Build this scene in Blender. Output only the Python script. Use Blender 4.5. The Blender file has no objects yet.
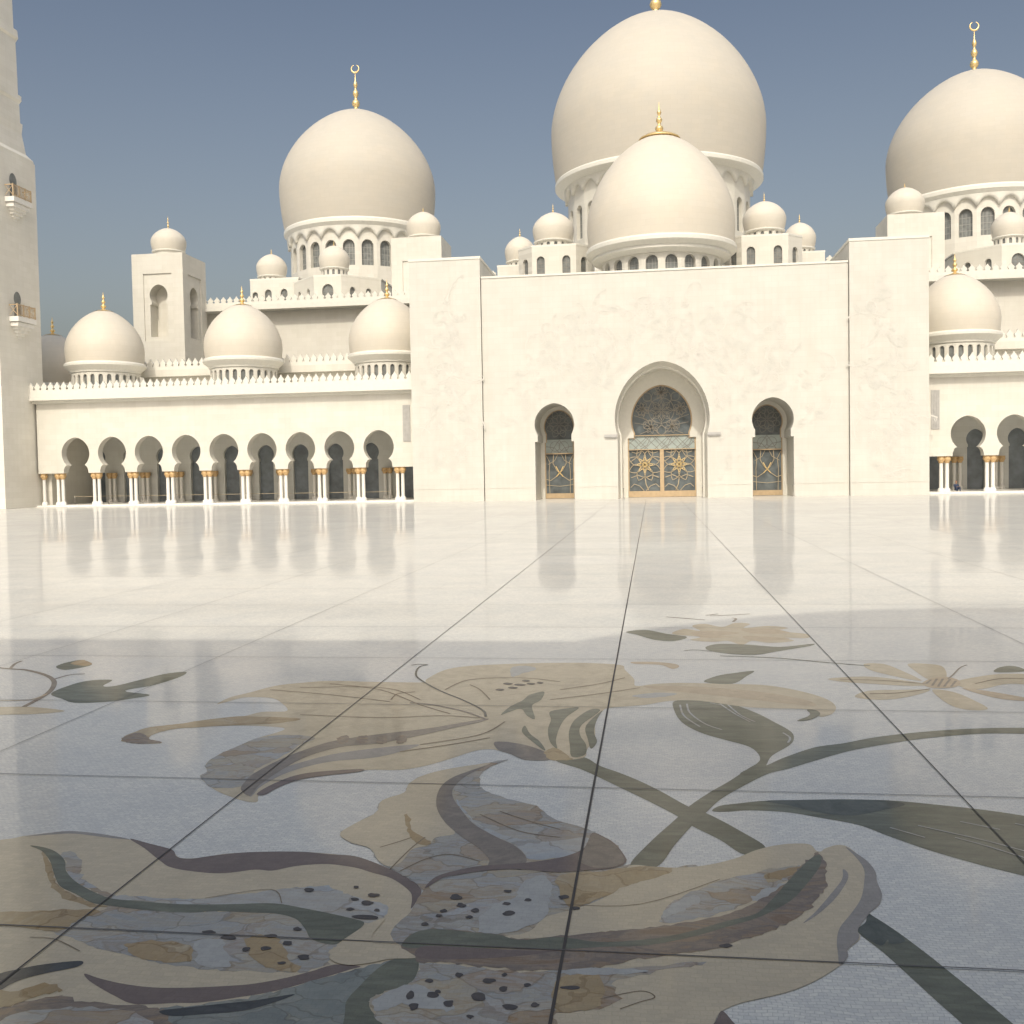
import bpy, math, random
from mathutils import Vector, Matrix
from mathutils.geometry import tessellate_polygon
random.seed(7)
PI = math.pi
scene = bpy.context.scene
COL = scene.collection
AX = 1.05            # x of the mosque's axis of symmetry; the facade stands at y = 100 m

# ------------------------------------------------------------------ tagging
def tag(o, label=None, cat=None, group=None, kind=None):
    if label: o['label'] = label
    if cat: o['category'] = cat
    if group: o['group'] = group
    if kind: o['kind'] = kind
    return o

def thing(name, loc, label, cat, group=None, rz=0.0, kind=None):
    o = bpy.data.objects.new(name, None)
    COL.objects.link(o)
    o.location = loc
    o.rotation_euler = (0, 0, rz)
    o.empty_display_size = 0.5
    return tag(o, label, cat, group, kind)

def copy_tree(o, parent=None):
    c = o.copy()
    COL.objects.link(c)
    if parent: c.parent = parent
    for ch in list(o.children):
        copy_tree(ch, c)
    return c

# ------------------------------------------------------------------ mesh builder
class MB:
    def __init__(s): s.v = []; s.f = []; s.m = []; s.s = []
    def face(s, pts, m=0, smooth=False):
        b = len(s.v); s.v += [tuple(p) for p in pts]
        s.f.append(list(range(b, b+len(pts)))); s.m.append(m); s.s.append(smooth)
    def box(s, x0, x1, y0, y1, z0, z1, m=0):
        p = [(x0,y0,z0),(x1,y0,z0),(x1,y1,z0),(x0,y1,z0),(x0,y0,z1),(x1,y0,z1),(x1,y1,z1),(x0,y1,z1)]
        b = len(s.v); s.v += p
        for q in ((0,3,2,1),(4,5,6,7),(0,1,5,4),(1,2,6,5),(2,3,7,6),(3,0,4,7)):
            s.f.append([b+i for i in q]); s.m.append(m); s.s.append(False)
    def grid(s, rows, m=0, smooth=True, closed=True):
        b = len(s.v); n = len(rows[0])
        for r in rows: s.v += [tuple(p) for p in r]
        for i in range(len(rows)-1):
            for j in range(n if closed else n-1):
                k = (j+1) % n
                s.f.append([b+i*n+j, b+i*n+k, b+(i+1)*n+k, b+(i+1)*n+j]); s.m.append(m); s.s.append(smooth)
    def lathe(s, prof, seg=32, c=(0,0,0), m=0, smooth=True, a0=0.0):
        s.grid([[(c[0]+r*math.cos(a0+2*PI*j/seg), c[1]+r*math.sin(a0+2*PI*j/seg), c[2]+z) for j in range(seg)] for r, z in prof], m, smooth)
    def prism(s, plan, z0, z1, m=0):
        n = len(plan)
        for i in range(n):
            a, b = plan[i], plan[(i+1) % n]
            s.face([(a[0],a[1],z0),(b[0],b[1],z0),(b[0],b[1],z1),(a[0],a[1],z1)], m)
        s.face([(p[0],p[1],z1) for p in plan], m)
    def poly(s, outer, holes, M, d=0.0, m=0):
        loops = [[Vector((u, v, 0)) for u, v in outer]] + [[Vector((u, v, 0)) for u, v in h] for h in holes]
        flat = [p for l in loops for p in l]
        b = len(s.v); s.v += [tuple(M(p.x, p.y, d)) for p in flat]
        for t in tessellate_polygon(loops):
            a, c, e = (flat[i] for i in t)
            ar = (c.x-a.x)*(e.y-a.y)-(c.y-a.y)*(e.x-a.x)
            if abs(ar) < 1e-9: continue
            t = list(t) if ar > 0 else [t[0], t[2], t[1]]
            s.f.append([b+i for i in t]); s.m.append(m); s.s.append(False)
    def reveal(s, loop, M, d0, d1, m=0, closed=True):
        n = len(loop)
        for i in range(n if closed else n-1):
            a, c = loop[i], loop[(i+1) % n]
            s.face([M(a[0],a[1],d0), M(c[0],c[1],d0), M(c[0],c[1],d1), M(a[0],a[1],d1)], m)
    def slab(s, loop, M, d0, d1, m=0):
        s.poly(loop, [], M, d0, m); s.poly(loop, [], M, d1, m); s.reveal(loop, M, d0, d1, m)
    def ribbon(s, pts, w, M, d=0.0, m=0, closed=False):
        n = len(pts); L = []; R = []
        for i in range(n):
            if closed: a, c = pts[i-1], pts[(i+1) % n]
            else: a, c = pts[max(0, i-1)], pts[min(n-1, i+1)]
            dx, dy = c[0]-a[0], c[1]-a[1]; l = math.hypot(dx, dy) or 1
            nx, ny = -dy/l*w/2, dx/l*w/2
            L.append((pts[i][0]+nx, pts[i][1]+ny)); R.append((pts[i][0]-nx, pts[i][1]-ny))
        for i in range(n if closed else n-1):
            k = (i+1) % n
            s.face([M(*R[i],d), M(*R[k],d), M(*L[k],d), M(*L[i],d)], m)
    def tube(s, pts, r, seg=8, m=0):
        for a, c in zip(pts[:-1], pts[1:]):
            A, B = Vector(a), Vector(c); ax = (B-A).normalized()
            t = ax.orthogonal().normalized(); q = ax.cross(t)
            s.grid([[tuple(P + (t*math.cos(2*PI*j/seg)+q*math.sin(2*PI*j/seg))*r) for j in range(seg)] for P in (A, B)], m)
    def build(s, name, mats, parent=None, loc=(0,0,0)):
        me = bpy.data.meshes.new(name)
        me.from_pydata(s.v, [], s.f)
        for mm in (mats if isinstance(mats, (list, tuple)) else [mats]): me.materials.append(mm)
        me.polygons.foreach_set('material_index', s.m)
        me.polygons.foreach_set('use_smooth', s.s)
        me.update()
        o = bpy.data.objects.new(name, me)
        COL.objects.link(o); o.location = loc
        if parent: o.parent = parent
        return o

# ------------------------------------------------------------------ materials
def new_mat(name):
    m = bpy.data.materials.new(name); m.use_nodes = True
    nt = m.node_tree; b = nt.nodes['Principled BSDF']
    return m, nt, b
def N(nt, typ, **kw):
    n = nt.nodes.new(typ)
    for k, v in kw.items():
        if k in n.inputs: n.inputs[k].default_value = v
        else: setattr(n, k, v)
    return n
def mapped(nt, scale=(1,1,1), space='Object'):
    tc = N(nt, 'ShaderNodeTexCoord'); mp = N(nt, 'ShaderNodeMapping'); mp.inputs['Scale'].default_value = scale
    nt.links.new(tc.outputs[space], mp.inputs['Vector']); return mp.outputs['Vector']
def noise(nt, vec, scale, detail=4, rough=.55, dist=0.0):
    n = N(nt, 'ShaderNodeTexNoise'); n.inputs['Scale'].default_value = scale; n.inputs['Detail'].default_value = detail
    n.inputs['Roughness'].default_value = rough; n.inputs['Distortion'].default_value = dist
    nt.links.new(vec, n.inputs['Vector']); return n
def ramp(nt, fac, stops):
    r = N(nt, 'ShaderNodeValToRGB'); e = r.color_ramp.elements
    while len(e) < len(stops): e.new(.5)
    for x, (p, c) in zip(e, stops): x.position = p; x.color = (*c, 1)
    nt.links.new(fac, r.inputs['Fac']); return r.outputs['Color']
def mix(nt, a, b, fac, blend='MIX'):
    n = N(nt, 'ShaderNodeMix', data_type='RGBA', blend_type=blend)
    for val, s in ((fac, 0), (a, 6), (b, 7)):
        if hasattr(val, 'is_linked') or hasattr(val, 'node'): nt.links.new(val, n.inputs[s])
        elif s == 0: n.inputs[0].default_value = val
        else: n.inputs[s].default_value = (*val, 1)
    return n.outputs[2]
def math_(nt, op, a, b=0.0, c=None):
    n = N(nt, 'ShaderNodeMath', operation=op)
    for i, v in enumerate((a, b) if c is None else (a, b, c)):
        if hasattr(v, 'node'): nt.links.new(v, n.inputs[i])
        else: n.inputs[i].default_value = v
    return n.outputs[0]
def bump(nt, b, h, strength, dist=.02):
    n = N(nt, 'ShaderNodeBump'); n.inputs['Strength'].default_value = strength; n.inputs['Distance'].default_value = dist
    nt.links.new(h, n.inputs['Height']); nt.links.new(n.outputs['Normal'], b.inputs['Normal'])

def plain(name, col, rough=.5, metal=0.0, var=.08, sc=3.0, spec=.5):
    m, nt, b = new_mat(name)
    v = mapped(nt); n = noise(nt, v, sc, 5)
    c = ramp(nt, n.outputs['Fac'], [(.3, tuple(x*(1-var) for x in col)), (.7, tuple(min(1, x*(1+var)) for x in col))])
    nt.links.new(c, b.inputs['Base Color'])
    b.inputs['Roughness'].default_value = rough; b.inputs['Metallic'].default_value = metal
    b.inputs['Specular IOR Level'].default_value = spec
    return m

def cladding(name, col, relief=False, course=.55, panel=1.3, contrast=.06):
    """white marble cladding in courses; relief adds shallow carved vine work in set fields"""
    m, nt, b = new_mat(name)
    tc = N(nt, 'ShaderNodeTexCoord'); sep = N(nt, 'ShaderNodeSeparateXYZ'); nt.links.new(tc.outputs['Object'], sep.inputs[0])
    cmb = N(nt, 'ShaderNodeCombineXYZ')
    nt.links.new(math_(nt, 'ADD', sep.outputs['X'], sep.outputs['Y']), cmb.inputs['X']); nt.links.new(sep.outputs['Z'], cmb.inputs['Y'])
    br = N(nt, 'ShaderNodeTexBrick'); br.inputs['Scale'].default_value = 1.0
    br.inputs['Brick Width'].default_value = panel; br.inputs['Row Height'].default_value = course
    br.inputs['Mortar Size'].default_value = .012; br.inputs['Mortar Smooth'].default_value = .6; br.inputs['Bias'].default_value = 0
    br.inputs['Color1'].default_value = (1, 1, 1, 1); br.inputs['Color2'].default_value = (1-contrast, 1-contrast, 1-contrast*1.2, 1)
    br.inputs['Mortar'].default_value = (.88, .875, .86, 1)
    nt.links.new(cmb.outputs[0], br.inputs['Vector'])
    n1 = noise(nt, tc.outputs['Object'], .35, 5, .6)
    c = mix(nt, col, br.outputs['Color'], 1.0, 'MULTIPLY')
    c = mix(nt, c, ramp(nt, n1.outputs['Fac'], [(.3, (.93, .92, .92)), (.7, (1.0, 1.0, 1.0))]), 1.0, 'MULTIPLY')
    # weather streaks
    st = noise(nt, mapped(nt, (2.2, 2.2, .12)), 1.0, 4, .6)
    c = mix(nt, c, ramp(nt, st.outputs['Fac'], [(.25, (.95, .94, .92)), (.6, (1, 1, 1))]), .7, 'MULTIPLY')
    n3 = noise(nt, tc.outputs['Object'], 14, 4, .6)
    h = n3.outputs['Fac']; strength = .05
    if relief:
        pats = []
        for sc_, fr_, wd_ in ((.9, 14.0, .10), (2.1, 8.0, .12)):
            w = noise(nt, mapped(nt, (1, 1, 1.35)), sc_, 1.5, .5, 1.2)
            rid = math_(nt, 'ABSOLUTE', math_(nt, 'SUBTRACT', math_(nt, 'FRACT', math_(nt, 'MULTIPLY', w.outputs['Fac'], fr_)), .5))
            sm = N(nt, 'ShaderNodeMapRange'); nt.links.new(rid, sm.inputs['Value']); sm.inputs['From Min'].default_value = wd_*1.6; sm.inputs['From Max'].default_value = wd_*.3
            pats.append(sm.outputs['Result'])
        gate = noise(nt, tc.outputs['Object'], .9, 3, .6)
        gt_ = N(nt, 'ShaderNodeMapRange'); nt.links.new(gate.outputs['Fac'], gt_.inputs['Value']); gt_.inputs['From Min'].default_value = .38; gt_.inputs['From Max'].default_value = .55
        pat = math_(nt, 'MULTIPLY', math_(nt, 'MAXIMUM', *pats), gt_.outputs['Result'])
        # fields: big crown of flowers over the doors, and a tall sprig on each pylon
        def ell(cx, cz, rx, rz):
            dx = math_(nt, 'DIVIDE', math_(nt, 'SUBTRACT', sep.outputs['X'], cx), rx)
            dz = math_(nt, 'DIVIDE', math_(nt, 'SUBTRACT', sep.outputs['Z'], cz), rz)
            return math_(nt, 'ADD', math_(nt, 'MULTIPLY', dx, dx), math_(nt, 'MULTIPLY', dz, dz))
        e = math_(nt, 'MINIMUM', ell(0, 13.5, 13, 6.5), math_(nt, 'MINIMUM', ell(-7.0, 9, 6.8, 8), ell(7.0, 9, 6.8, 8)))
        for cx in (-20.8, 20.8):
            e = math_(nt, 'MINIMUM', e, math_(nt, 'MINIMUM', ell(cx, 8.5, 2.0, 7.5), ell(cx+.3, 17, 1.1, 4.5)))
        en = noise(nt, tc.outputs['Object'], .5, 3)
        e = math_(nt, 'ADD', e, math_(nt, 'MULTIPLY', en.outputs['Fac'], .5))
        fld = N(nt, 'ShaderNodeMapRange'); nt.links.new(e, fld.inputs['Value'])
        fld.inputs['From Min'].default_value = 1.45; fld.inputs['From Max'].default_value = .75
        fac = math_(nt, 'MULTIPLY', pat, fld.outputs['Result'])
        pink = noise(nt, tc.outputs['Object'], .45, 2)
        c = mix(nt, c, ramp(nt, pink.outputs['Fac'], [(.4, (.78, .775, .76)), (.6, (.86, .77, .73))]), math_(nt, 'MULTIPLY', fac, .42), 'MULTIPLY')
        h = math_(nt, 'ADD', math_(nt, 'MULTIPLY', h, .1), fac); strength = .6
    nt.links.new(c, b.inputs['Base Color'])
    b.inputs['Roughness'].default_value = .42; b.inputs['Specular IOR Level'].default_value = .4
    bump(nt, b, h, strength, .03)
    return m

def dome_mat(name, col):
    """domes clad in curved marble courses: thin seams, slight block to block tone"""
    m, nt, b = new_mat(name)
    tc = N(nt, 'ShaderNodeTexCoord'); sep = N(nt, 'ShaderNodeSeparateXYZ'); nt.links.new(tc.outputs['Object'], sep.inputs[0])
    ang = math_(nt, 'ARCTAN2', sep.outputs['Y'], sep.outputs['X'])
    cmb = N(nt, 'ShaderNodeCombineXYZ'); nt.links.new(math_(nt, 'MULTIPLY', ang, 9.0), cmb.inputs[0]); nt.links.new(sep.outputs['Z'], cmb.inputs[1])
    br = N(nt, 'ShaderNodeTexBrick'); br.inputs['Scale'].default_value = 1; br.inputs['Brick Width'].default_value = 1.1; br.inputs['Row Height'].default_value = .62
    br.inputs['Mortar Size'].default_value = .02; br.inputs['Mortar Smooth'].default_value = .6
    br.inputs['Color1'].default_value = (1, 1, 1, 1); br.inputs['Color2'].default_value = (.97, .97, .965, 1); br.inputs['Mortar'].default_value = (.93, .925, .91, 1)
    nt.links.new(cmb.outputs[0], br.inputs['Vector'])
    n = noise(nt, tc.outputs['Object'], .45, 5, .6)
    c = mix(nt, col, br.outputs['Color'], 1.0, 'MULTIPLY')
    c = mix(nt, c, ramp(nt, n.outputs['Fac'], [(.3, (.95, .955, .97)), (.7, (1.02, 1.0, .98))]), .8, 'MULTIPLY')
    nt.links.new(c, b.inputs['Base Color']); b.inputs['Roughness'].default_value = .6; b.inputs['Specular IOR Level'].default_value = .25
    return m

M_WALL = cladding('white_marble_cladding', (.665, .645, .58))
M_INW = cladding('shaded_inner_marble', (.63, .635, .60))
M_MIN = cladding('minaret_marble', (.75, .725, .65))
M_PORT = cladding('portal_marble', (.595, .585, .535), contrast=.04)
M_REL = plain('carved_relief_marble', (.556, .546, .50), .5, var=.06, sc=1.2)
M_RELP = plain('carved_relief_rose_marble', (.572, .55, .503), .5, var=.06, sc=1.2)
M_TRIM = plain('white_marble_trim', (.67, .65, .585), .4, var=.04)
M_DOME = dome_mat('large_dome_marble', (.515, .483, .42))
M_DOMA = dome_mat('arcade_dome_marble', (.60, .558, .478))
M_DOMS = dome_mat('small_dome_marble', (.61, .575, .50))
M_GOLD = plain('gold_leaf', (.80, .60, .29), .38, .65, var=.1)
M_CAPI = plain('gilded_capital', (.55, .37, .18), .5, .1, var=.25, sc=9)
M_SHAF = plain('white_column_marble', (.74, .72, .67), .3, var=.05)
M_BRASS = plain('brass_frame', (.46, .345, .215), .45, .1, var=.1)
M_LATP = plain('pale_lattice', (.44, .365, .25), .4, .1, var=.1)
M_LATD = plain('grey_lattice', (.22, .21, .19), .4, .1, var=.1)
M_LATW = plain('window_lattice', (.33, .325, .30), .5)
M_LATU = plain('upper_lattice', (.27, .24, .195), .4, .1, var=.1)
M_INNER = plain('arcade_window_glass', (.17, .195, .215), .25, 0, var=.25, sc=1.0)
M_GLASS = plain('dark_door_glass', (.125, .143, .15), .15, 0, var=.35, sc=1.2)
M_WIN = plain('drum_window_glass', (.17, .18, .175), .3, 0, var=.3, sc=2.0)
M_TRAN = plain('transom_reflection_glass', (.36, .41, .39), .2, 0, var=.12, sc=1.5)  # lighter reflection across the transom, painted in as a pale green colour
M_DARK = plain('dark_interior', (.05, .055, .06), .7)
M_LOUV = plain('grey_louvre', (.42, .41, .39), .5)
M_CLOTH = plain('navy_cloth', (.03, .045, .09), .8)
M_SKIN = plain('skin', (.36, .21, .14), .6)
M_HAIR = plain('hair', (.02, .015, .012), .6)
M_POST = plain('grey_metal', (.32, .30, .27), .35, .6)

# ---- floor
def polish(nt, b, rough, k):
    """worn polish: a mirror coat whose Fresnel strength is dulled by dust"""
    b.inputs['Specular IOR Level'].default_value = 0; b.inputs['Roughness'].default_value = 1
    g = N(nt, 'ShaderNodeBsdfGlossy')
    if hasattr(rough, 'node'): nt.links.new(rough, g.inputs['Roughness'])
    else: g.inputs['Roughness'].default_value = rough
    nl = b.inputs['Normal'].links[0].from_socket
    nt.links.new(nl, g.inputs['Normal'])
    f = N(nt, 'ShaderNodeFresnel'); f.inputs['IOR'].default_value = 1.5; nt.links.new(nl, f.inputs['Normal'])
    ms = N(nt, 'ShaderNodeMixShader'); nt.links.new(math_(nt, 'MULTIPLY', f.outputs[0], k), ms.inputs[0])
    nt.links.new(b.outputs[0], ms.inputs[1]); nt.links.new(g.outputs[0], ms.inputs[2])
    nt.links.new(ms.outputs[0], nt.nodes['Material Output'].inputs['Surface'])

def slab_normal(nt, b, amp=.0045, ripple=.0016):
    """every slab lies a hair out of level, as laid stone does"""
    tc = N(nt, 'ShaderNodeTexCoord'); sep = N(nt, 'ShaderNodeSeparateXYZ'); nt.links.new(tc.outputs['Object'], sep.inputs[0])
    cx = math_(nt, 'FLOOR', math_(nt, 'DIVIDE', math_(nt, 'ADD', sep.outputs['X'], .555), 3.14))
    cy = math_(nt, 'FLOOR', math_(nt, 'DIVIDE', math_(nt, 'SUBTRACT', sep.outputs['Y'], 5.95), 3.13))
    cmb = N(nt, 'ShaderNodeCombineXYZ'); nt.links.new(cx, cmb.inputs[0]); nt.links.new(cy, cmb.inputs[1])
    wn = N(nt, 'ShaderNodeTexWhiteNoise', noise_dimensions='2D'); nt.links.new(cmb.outputs[0], wn.inputs['Vector'])
    n = noise(nt, tc.outputs['Object'], 1.3, 3)
    def comb(col, a):
        s = N(nt, 'ShaderNodeVectorMath', operation='SUBTRACT'); nt.links.new(col, s.inputs[0]); s.inputs[1].default_value = (.5, .5, .5)
        k = N(nt, 'ShaderNodeVectorMath', operation='MULTIPLY'); nt.links.new(s.outputs[0], k.inputs[0]); k.inputs[1].default_value = (a, a, 0)
        return k.outputs[0]
    ad = N(nt, 'ShaderNodeVectorMath', operation='ADD'); nt.links.new(comb(wn.outputs['Color'], amp), ad.inputs[0]); nt.links.new(comb(n.outputs['Color'], ripple*4), ad.inputs[1])
    a2 = N(nt, 'ShaderNodeVectorMath', operation='ADD'); nt.links.new(ad.outputs[0], a2.inputs[0]); a2.inputs[1].default_value = (0, 0, 1)
    nn = N(nt, 'ShaderNodeVectorMath', operation='NORMALIZE'); nt.links.new(a2.outputs[0], nn.inputs[0])
    nt.links.new(nn.outputs[0], b.inputs['Normal'])
    return wn.outputs['Value'], tc

def tessera(nt, tc, w=.056, h=.032, dark=.70, amt=.15):
    br = N(nt, 'ShaderNodeTexBrick'); br.inputs['Scale'].default_value = 1.0
    br.inputs['Brick Width'].default_value = w; br.inputs['Row Height'].default_value = h
    br.inputs['Mortar Size'].default_value = .0026; br.inputs['Mortar Smooth'].default_value = .4
    br.inputs['Color1'].default_value = (1, 1, 1, 1); br.inputs['Color2'].default_value = (1-amt, 1-amt, 1-amt*.8, 1); br.inputs['Mortar'].default_value = (dark, dark, dark, 1)
    nz = noise(nt, tc.outputs['Object'], 2.5, 2)
    v = N(nt, 'ShaderNodeVectorMath', operation='MULTIPLY_ADD'); nt.links.new(nz.outputs['Color'], v.inputs[0]); v.inputs[1].default_value = (.12, .12, 0); nt.links.new(tc.outputs['Object'], v.inputs[2])
    nt.links.new(v.outputs[0], br.inputs['Vector'])
    return br.outputs['Color']

def floor_mat():
    m, nt, b = new_mat('polished_floor_marble')
    wv, tc = slab_normal(nt, b)
    c = ramp(nt, wv, [(0, (.79, .755, .665)), (1, (.84, .805, .71))])
    c = mix(nt, c, tessera(nt, tc), 1.0, 'MULTIPLY')
    n = noise(nt, tc.outputs['Object'], .9, 6, .65)
    c = mix(nt, c, ramp(nt, n.outputs['Fac'], [(.3, (.86, .88, .92)), (.65, (1, 1, 1))]), .8, 'MULTIPLY')
    n2 = noise(nt, tc.outputs['Object'], 45, 3, .7)
    c = mix(nt, c, ramp(nt, n2.outputs['Fac'], [(.3, (.74, .755, .79)), (.6, (1, 1, 1))]), .6, 'MULTIPLY')
    nt.links.new(c, b.inputs['Base Color'])
    r = N(nt, 'ShaderNodeMapRange'); nt.links.new(n.outputs['Fac'], r.inputs['Value']); r.inputs['To Min'].default_value = .045; r.inputs['To Max'].default_value = .085
    polish(nt, b, r.outputs[0], .52)
    return m

def inlay_mat(name, cols, sc=5.0, stretch=(1, 1, 1), dist=1.0, tess=(.07, .045), crack=0.0, cells=0.0):
    m, nt, b = new_mat('inlay_'+name)
    wv, tc = slab_normal(nt, b)
    n = noise(nt, mapped(nt, stretch), sc, 6, .62, dist)
    k = len(cols); lo = .28 if k == 3 else .37
    c = ramp(nt, n.outputs['Fac'], [(lo+(1-2*lo)*i/(k-1), cols[i]) for i in range(k)])
    if cells:
        nz = noise(nt, tc.outputs['Object'], 2.2, 3, .6)
        v = N(nt, 'ShaderNodeVectorMath', operation='MULTIPLY_ADD'); nt.links.new(nz.outputs['Color'], v.inputs[0]); v.inputs[1].default_value = (.5, .5, 0); nt.links.new(tc.outputs['Object'], v.inputs[2])
        mp = N(nt, 'ShaderNodeMapping'); mp.inputs['Scale'].default_value = (.75, 1.35, 1); nt.links.new(v.outputs[0], mp.inputs['Vector'])
        vc = N(nt, 'ShaderNodeTexVoronoi', feature='F1'); vc.inputs['Scale'].default_value = cells; nt.links.new(mp.outputs[0], vc.inputs['Vector'])
        ve = N(nt, 'ShaderNodeTexVoronoi', feature='DISTANCE_TO_EDGE'); ve.inputs['Scale'].default_value = cells; nt.links.new(mp.outputs[0], ve.inputs['Vector'])
        sc2 = N(nt, 'ShaderNodeSeparateColor'); nt.links.new(vc.outputs['Color'], sc2.inputs[0])
        c2 = ramp(nt, sc2.outputs[0], [(.08+.84*i/(k-1), cols[i]) for i in range(k)])
        c = mix(nt, c, c2, .62)
        c = mix(nt, c, (.68, .63, .57), math_(nt, 'MULTIPLY', math_(nt, 'LESS_THAN', ve.outputs['Distance'], .02), .6), 'MULTIPLY')
    c = mix(nt, c, tessera(nt, tc, tess[0], tess[1], .87, .09), 1.0, 'MULTIPLY')
    n2 = noise(nt, tc.outputs['Object'], 60, 3, .7)
    c = mix(nt, c, ramp(nt, n2.outputs['Fac'], [(.3, (.85, .85, .85)), (.65, (1, 1, 1))]), .6, 'MULTIPLY')
    if crack:
        vr = N(nt, 'ShaderNodeTexVoronoi', feature='DISTANCE_TO_EDGE'); vr.inputs['Scale'].default_value = crack
        nz = noise(nt, tc.outputs['Object'], 3, 2)
        v = N(nt, 'ShaderNodeVectorMath', operation='MULTIPLY_ADD'); nt.links.new(nz.outputs['Color'], v.inputs[0]); v.inputs[1].default_value = (.35, .35, 0); nt.links.new(tc.outputs['Object'], v.inputs[2])
        nt.links.new(v.outputs[0], vr.inputs['Vector'])
        c = mix(nt, c, (.6, .56, .5), math_(nt, 'MULTIPLY', math_(nt, 'LESS_THAN', vr.outputs['Distance'], .012), .5), 'MULTIPLY')
    nt.links.new(c, b.inputs['Base Color']); polish(nt, b, .09, .58)
    return m

def tint(c, k): return tuple(x*k for x in c)
def duo(name, c, a=.9, z=1.1, **kw): return inlay_mat(name, [tint(c, a), c, tint(c, z)], **kw)
INMAT = {
 'cream': duo('cream', (.62, .52, .365), .93, 1.05, sc=2.2), 'beige': duo('beige', (.60, .50, .345), .85, 1.08, sc=3),
 'tan': duo('tan', (.55, .43, .29), .85, 1.1), 'tan2': duo('fine_line', (.25, .19, .125), .8, 1.2),
 'ochre': inlay_mat('ochre', [(.38, .265, .135), (.47, .36, .21), (.42, .30, .16), (.52, .43, .29)], sc=3.0, stretch=(1, .5, 1), dist=1.2, cells=2.2),
 'plum': duo('plum', (.215, .165, .14)), 'slate': duo('slate', (.36, .325, .285)),
 'olive': duo('olive', (.185, .185, .135), .75, 1.3, sc=3, stretch=(.5, 2.2, 1)), 'taupe': duo('taupe', (.27, .225, .18), .8, 1.2),
 'brown': inlay_mat('brown', [(.27, .19, .125), (.32, .25, .185), (.23, .185, .15), (.33, .24, .155)], sc=4, stretch=(.4, 1, 1), dist=1.5),
 'char': duo('charcoal', (.088, .086, .08), .8, 1.3),
 'deep': duo('deep_green', (.125, .13, .108), .75, 1.25),
 'teal': inlay_mat('teal', [(.23, .24, .215), (.29, .30, .265), (.35, .34, .28), (.25, .26, .235)], sc=3, cells=4.2),
 'marble': inlay_mat('veined', [(.37, .365, .34), (.43, .415, .38), (.46, .38, .26), (.47, .44, .38), (.36, .24, .13), (.44, .43, .41)], sc=2.6, stretch=(.5, 1.5, 1), dist=1.6, cells=3.0),
 'pale': inlay_mat('pale', [(.40, .42, .43), (.50, .49, .46), (.46, .41, .33), (.52, .51, .48)], sc=2.2, stretch=(.5, 1.2, 1), dist=1.4, cells=2.0),
 'paleblue': duo('pale_blue', (.47, .455, .415), .9, 1.08), 'spot': duo('spot', (.105, .09, .08), .8, 1.3),
}
M_FLOOR = floor_mat()
M_JOINT = plain('joint_sealant', (.035, .028, .024), .6)
M_JFINE = plain('joint_line', (.09, .08, .072), .6)
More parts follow.
